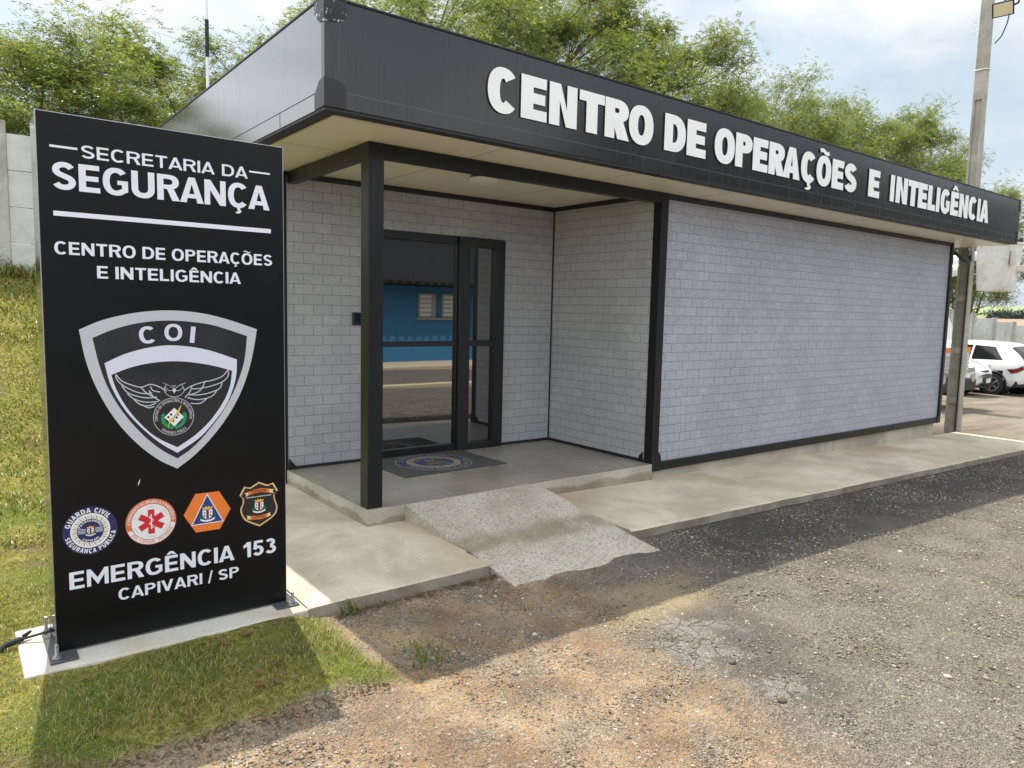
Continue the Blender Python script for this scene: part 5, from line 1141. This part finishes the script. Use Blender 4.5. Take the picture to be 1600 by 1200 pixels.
q = MB(); q.box(-6, 64, -6.25, -5.95, -.6, -.22); o = q.build('kerb', M['cream']); tag(o, kind='structure')

# ------------------------------------------------------------------ lawn blades, stones, litter
def lawn_mask(x, y):
    e_ = np.array([mnoise.noise((a*3.2, b*3.2, 9.)) for a, b in zip(x, y)])*.10
    m1 = (x < -.80+e_) & (y > -1.87+e_*1.3); pad = (x > -2.10) & (x < -.86) & (y > -1.16) & (y < -.59); pav = (x > -.90) & (y > -1.12)
    corner = ~((x > -.98) & (y < -1.68+.6*(x+.98)*-1))
    return m1 & ~pad & ~pav
def blades(n, x0, x1, y0, y1, hmin, hmax, wid, seed):
    rn = np.random.default_rng(seed); x = rn.uniform(x0, x1, n); y = rn.uniform(y0, y1, n); k = lawn_mask(x, y)
    cl = np.array([mnoise.noise((a*2.3, b*2.3, 1.)) for a, b in zip(x, y)]); k &= (cl+rn.uniform(-.5, .5, n)) > -.34
    x, y, cl = x[k], y[k], cl[k]; n = len(x); z = ground_z(x, y)-.004
    h = rn.uniform(hmin, hmax, n)*(1+.5*cl); az = rn.uniform(0, 2*pi, n); ln = rn.uniform(.3, 1.7, n)*h
    dx, dy = np.cos(az), np.sin(az); b = np.stack([x, y, z], -1); sd = np.stack([-dy, dx, np.zeros(n)], -1)*wid*rn.uniform(.6, 1.2, n)[:, None]
    up = np.stack([dx*ln*.35, dy*ln*.35, h*.62], -1); tp_ = np.stack([dx*ln, dy*ln, h*rn.uniform(.75, 1, n)], -1)
    V = np.stack([b-sd, b+sd, b+up+sd*.8, b+up-sd*.8, b+tp_+sd*.1, b+tp_-sd*.1], 1).reshape(-1, 3)
    i = np.arange(n)[:, None]*6; F = np.concatenate([i+np.array([[0, 1, 2, 3]]), i+np.array([[3, 2, 4, 5]])], 0)
    return V, F
parts_ = [blades(105000, -3.3, -.72, -2.05, .6, .010, .030, .0014, 1), blades(45000, -5.5, -.9, .6, 5.6, .025, .05, .0045, 2), blades(30000, -6, 2.5, 5.4, 7.95, .03, .07, .007, 3), blades(2600, -6, 2, 7.75, 7.98, .12, .30, .008, 4)]
V = []; F = []; b0 = 0
for v_, f_ in parts_: V.append(v_); F.append(f_+b0); b0 += len(v_)
M['blade'] = mk_leaf('grass blade', [(0, (.055, .09, .016)), (.35, (.12, .17, .026)), (.6, (.23, .25, .045)), (.85, (.42, .36, .11)), (1, (.46, .34, .17))], .30)
o = np_mesh('lawn_grass', np.concatenate(V), np.concatenate(F), M['blade']); tag(o, 'short yellow green lawn grass around the sign and up the bank', 'grass', kind='stuff')
# loose stones
ico = bmesh.new(); bmesh.ops.create_icosphere(ico, subdivisions=1, radius=1); IV = np.array([v.co[:] for v in ico.verts]); IF = np.array([[v.index for v in f.verts] for f in ico.faces]); ico.free()
OV = np.array([(1, 0, 0), (-1, 0, 0), (0, 1, 0), (0, -1, 0), (0, 0, 1), (0, 0, -1.)]); OF = np.array([[0, 2, 4], [2, 1, 4], [1, 3, 4], [3, 0, 4], [2, 0, 5], [1, 2, 5], [3, 1, 5], [0, 3, 5]])
def stones(n, x0, x1, y0, y1, r0_, r1_, seed, IV=IV, IF=IF):
    rn = np.random.default_rng(seed); x = rn.uniform(x0, x1, n); y = rn.uniform(y0, y1, n)
    cl = np.array([mnoise.noise((a*1.7, b*1.7, 4.)) for a, b in zip(x, y)])
    k = ~lawn_mask(x, y) & ~((y > -1.13) & (x > -.9)) & ~((y > -1.42) & (x > .27) & (x < 1.52)) & ~((x < -.8) & (y > -1.9)) & (cl+rn.uniform(-.6, .6, n) > -.2)
    x, y = x[k], y[k]; n = len(x); r = r0_*(r1_/r0_)**(rn.random(n)**2.2)
    V = IV[None]*(1+rn.normal(0, .22, (n, len(IV), 1)))*r[:, None, None]*np.stack([rn.uniform(.8, 1.4, n), rn.uniform(.7, 1.1, n), rn.uniform(.45, .75, n)], -1)[:, None]
    a_ = rn.uniform(0, 2*pi, n); c, s_ = np.cos(a_)[:, None], np.sin(a_)[:, None]
    V = np.stack([V[..., 0]*c-V[..., 1]*s_+x[:, None], V[..., 0]*s_+V[..., 1]*c+y[:, None], V[..., 2]+(ground_z(x, y)+r*.12)[:, None]], -1)
    return V.reshape(-1, 3), (IF[None]+np.arange(n)[:, None, None]*len(IV)).reshape(-1, 3)
SV = [stones(85000, -1.6, 5.0, -4.0, -1.1, .0028, .007, 4, OV, OF), stones(14000, -1.6, 5.5, -4.0, -1.1, .004, .011, 1), stones(22000, 5.0, 10.5, -4.0, -1.1, .005, .012, 2, OV, OF), stones(260, -1.4, 3.5, -3.6, -1.2, .009, .019, 3)]
V = []; F = []; b0 = 0
for v_, f_ in SV: V.append(v_); F.append(f_+b0); b0 += len(v_)
ts = NT('loose stone'); gg = ts.n('ShaderNodeNewGeometry'); ts.col(ts.ramp(gg.outputs['Random Per Island'], [(0, (.08, .066, .052)), (.3, (.19, .148, .108)), (.65, (.28, .23, .175)), (.9, (.38, .33, .26)), (1, (.52, .48, .42))])).rough(.9)
o = np_mesh('loose_gravel', np.concatenate(V), np.concatenate(F), ts.m); tag(o, 'loose gravel stones scattered over the dirt yard', 'gravel', kind='stuff')
# dark twigs and leaf bits gathered along the pavement edge and the lawn edge
rn = np.random.default_rng(12); n = 900; x = np.concatenate([rn.uniform(-.75, .30, 520), rn.uniform(-1.9, -.85, 380)]); y = np.concatenate([-1.125-np.abs(rn.normal(0, .035, 520)), -1.90+rn.normal(0, .035, 380)])
a_ = rn.uniform(0, 2*pi, n); l_ = rn.uniform(.006, .028, n); w_ = rn.uniform(.0012, .003, n); z = ground_z(x, y)+.006
dx, dy = np.cos(a_)*l_, np.sin(a_)*l_; ex, ey = -np.sin(a_)*w_, np.cos(a_)*w_; b_ = np.stack([x, y, z], -1); e1 = np.stack([dx, dy, rn.uniform(-.003, .010, n)], -1); e2 = np.stack([ex, ey, np.zeros(n)], -1); e3 = np.zeros((n, 3)); e3[:, 2] = w_
V = np.stack([b_-e2, b_+e2, b_+e3, b_+e1-e2*.6, b_+e1+e2*.6, b_+e1+e3*.7], 1).reshape(-1, 3); i = np.arange(n)[:, None]*6
F = np.concatenate([i+np.array([[0, 1, 4, 3]]), i+np.array([[1, 2, 5, 4]]), i+np.array([[2, 0, 3, 5]])], 0)
o = np_mesh('leaf_litter', V, F, plain('dark litter', (.10, .065, .04), .95, .5, 40)); tag(o, 'thin dark leaf litter gathered along the pavement and lawn edges', 'litter', kind='stuff')
# weed and dry leaves
def tuft(name, x, y, n, hh, label, seed, spread=.10):
    rn = np.random.default_rng(seed); r_ = empty(name, (x, y, gz(x, y)), label, 'weed'); V = []; F = []
    for k in range(n):
        az = rn.uniform(0, 2*pi); l_ = rn.uniform(.5, 1)*hh; bx, by = rn.normal(0, spread*.35, 2); w_ = .003; dx, dy = cos(az), sin(az); o_ = rn.uniform(.3, 1.1)*l_; b_ = len(V)
        V += [(bx-dy*w_, by+dx*w_, 0), (bx+dy*w_, by-dx*w_, 0), (bx+dx*o_*.4+dy*w_, by+dy*o_*.4-dx*w_, l_*.7), (bx+dx*o_*.4-dy*w_, by+dy*o_*.4+dx*w_, l_*.7), (bx+dx*o_, by+dy*o_, l_*.75), (bx+dx*o_+.001, by+dy*o_, l_*.75)]; F += [(b_, b_+1, b_+2, b_+3), (b_+3, b_+2, b_+4, b_+5)]
    np_mesh('leaves', np.array(V), np.array(F), M['leaf_b'], r_)
tuft('weed_tuft', -.585, -1.80, 70, .06, 'small grass tuft growing in the shaded dirt in front of the pavement', 3, .2)
tuft('weed_tuft', -.665, -1.12, 26, .09, 'small green weed sprouting at the pavement corner beside the pylon sign', 4, .08)
DL = plain('dry leaf brown', (.15, .075, .035), .8, .3, 30)
q = MB(); q.add([(-.035, 0, .004), (-.012, .011, .010), (.02, .010, .008), (.04, 0, .012), (.02, -.010, .008), (-.012, -.011, .010), (0, 0, .003)], [(0, 1, 6, 5), (1, 2, 6), (2, 3, 6), (3, 4, 6), (4, 5, 6)])
lf = q.build('fallen_leaf', DL, org=(0, 0, 0)); tag(lf, 'small dry brown leaf lying on the shaded lawn below the sign', 'leaf', 'dry leaves on the lawn')
rn = random.Random(3); first = True
for k in range(16):
    x, y = rn.uniform(-1.9, -.95), rn.uniform(-1.8, -1.2)
    o = lf if first else lf.copy()
    if not first: COL.objects.link(o)
    first = False; o.location = (x, y, gz(x, y)+.014); o.rotation_euler = (rn.uniform(-.5, .5), rn.uniform(-.5, .5), rn.uniform(0, 6.3)); o.scale = (rn.uniform(.5, 1.0),)*3
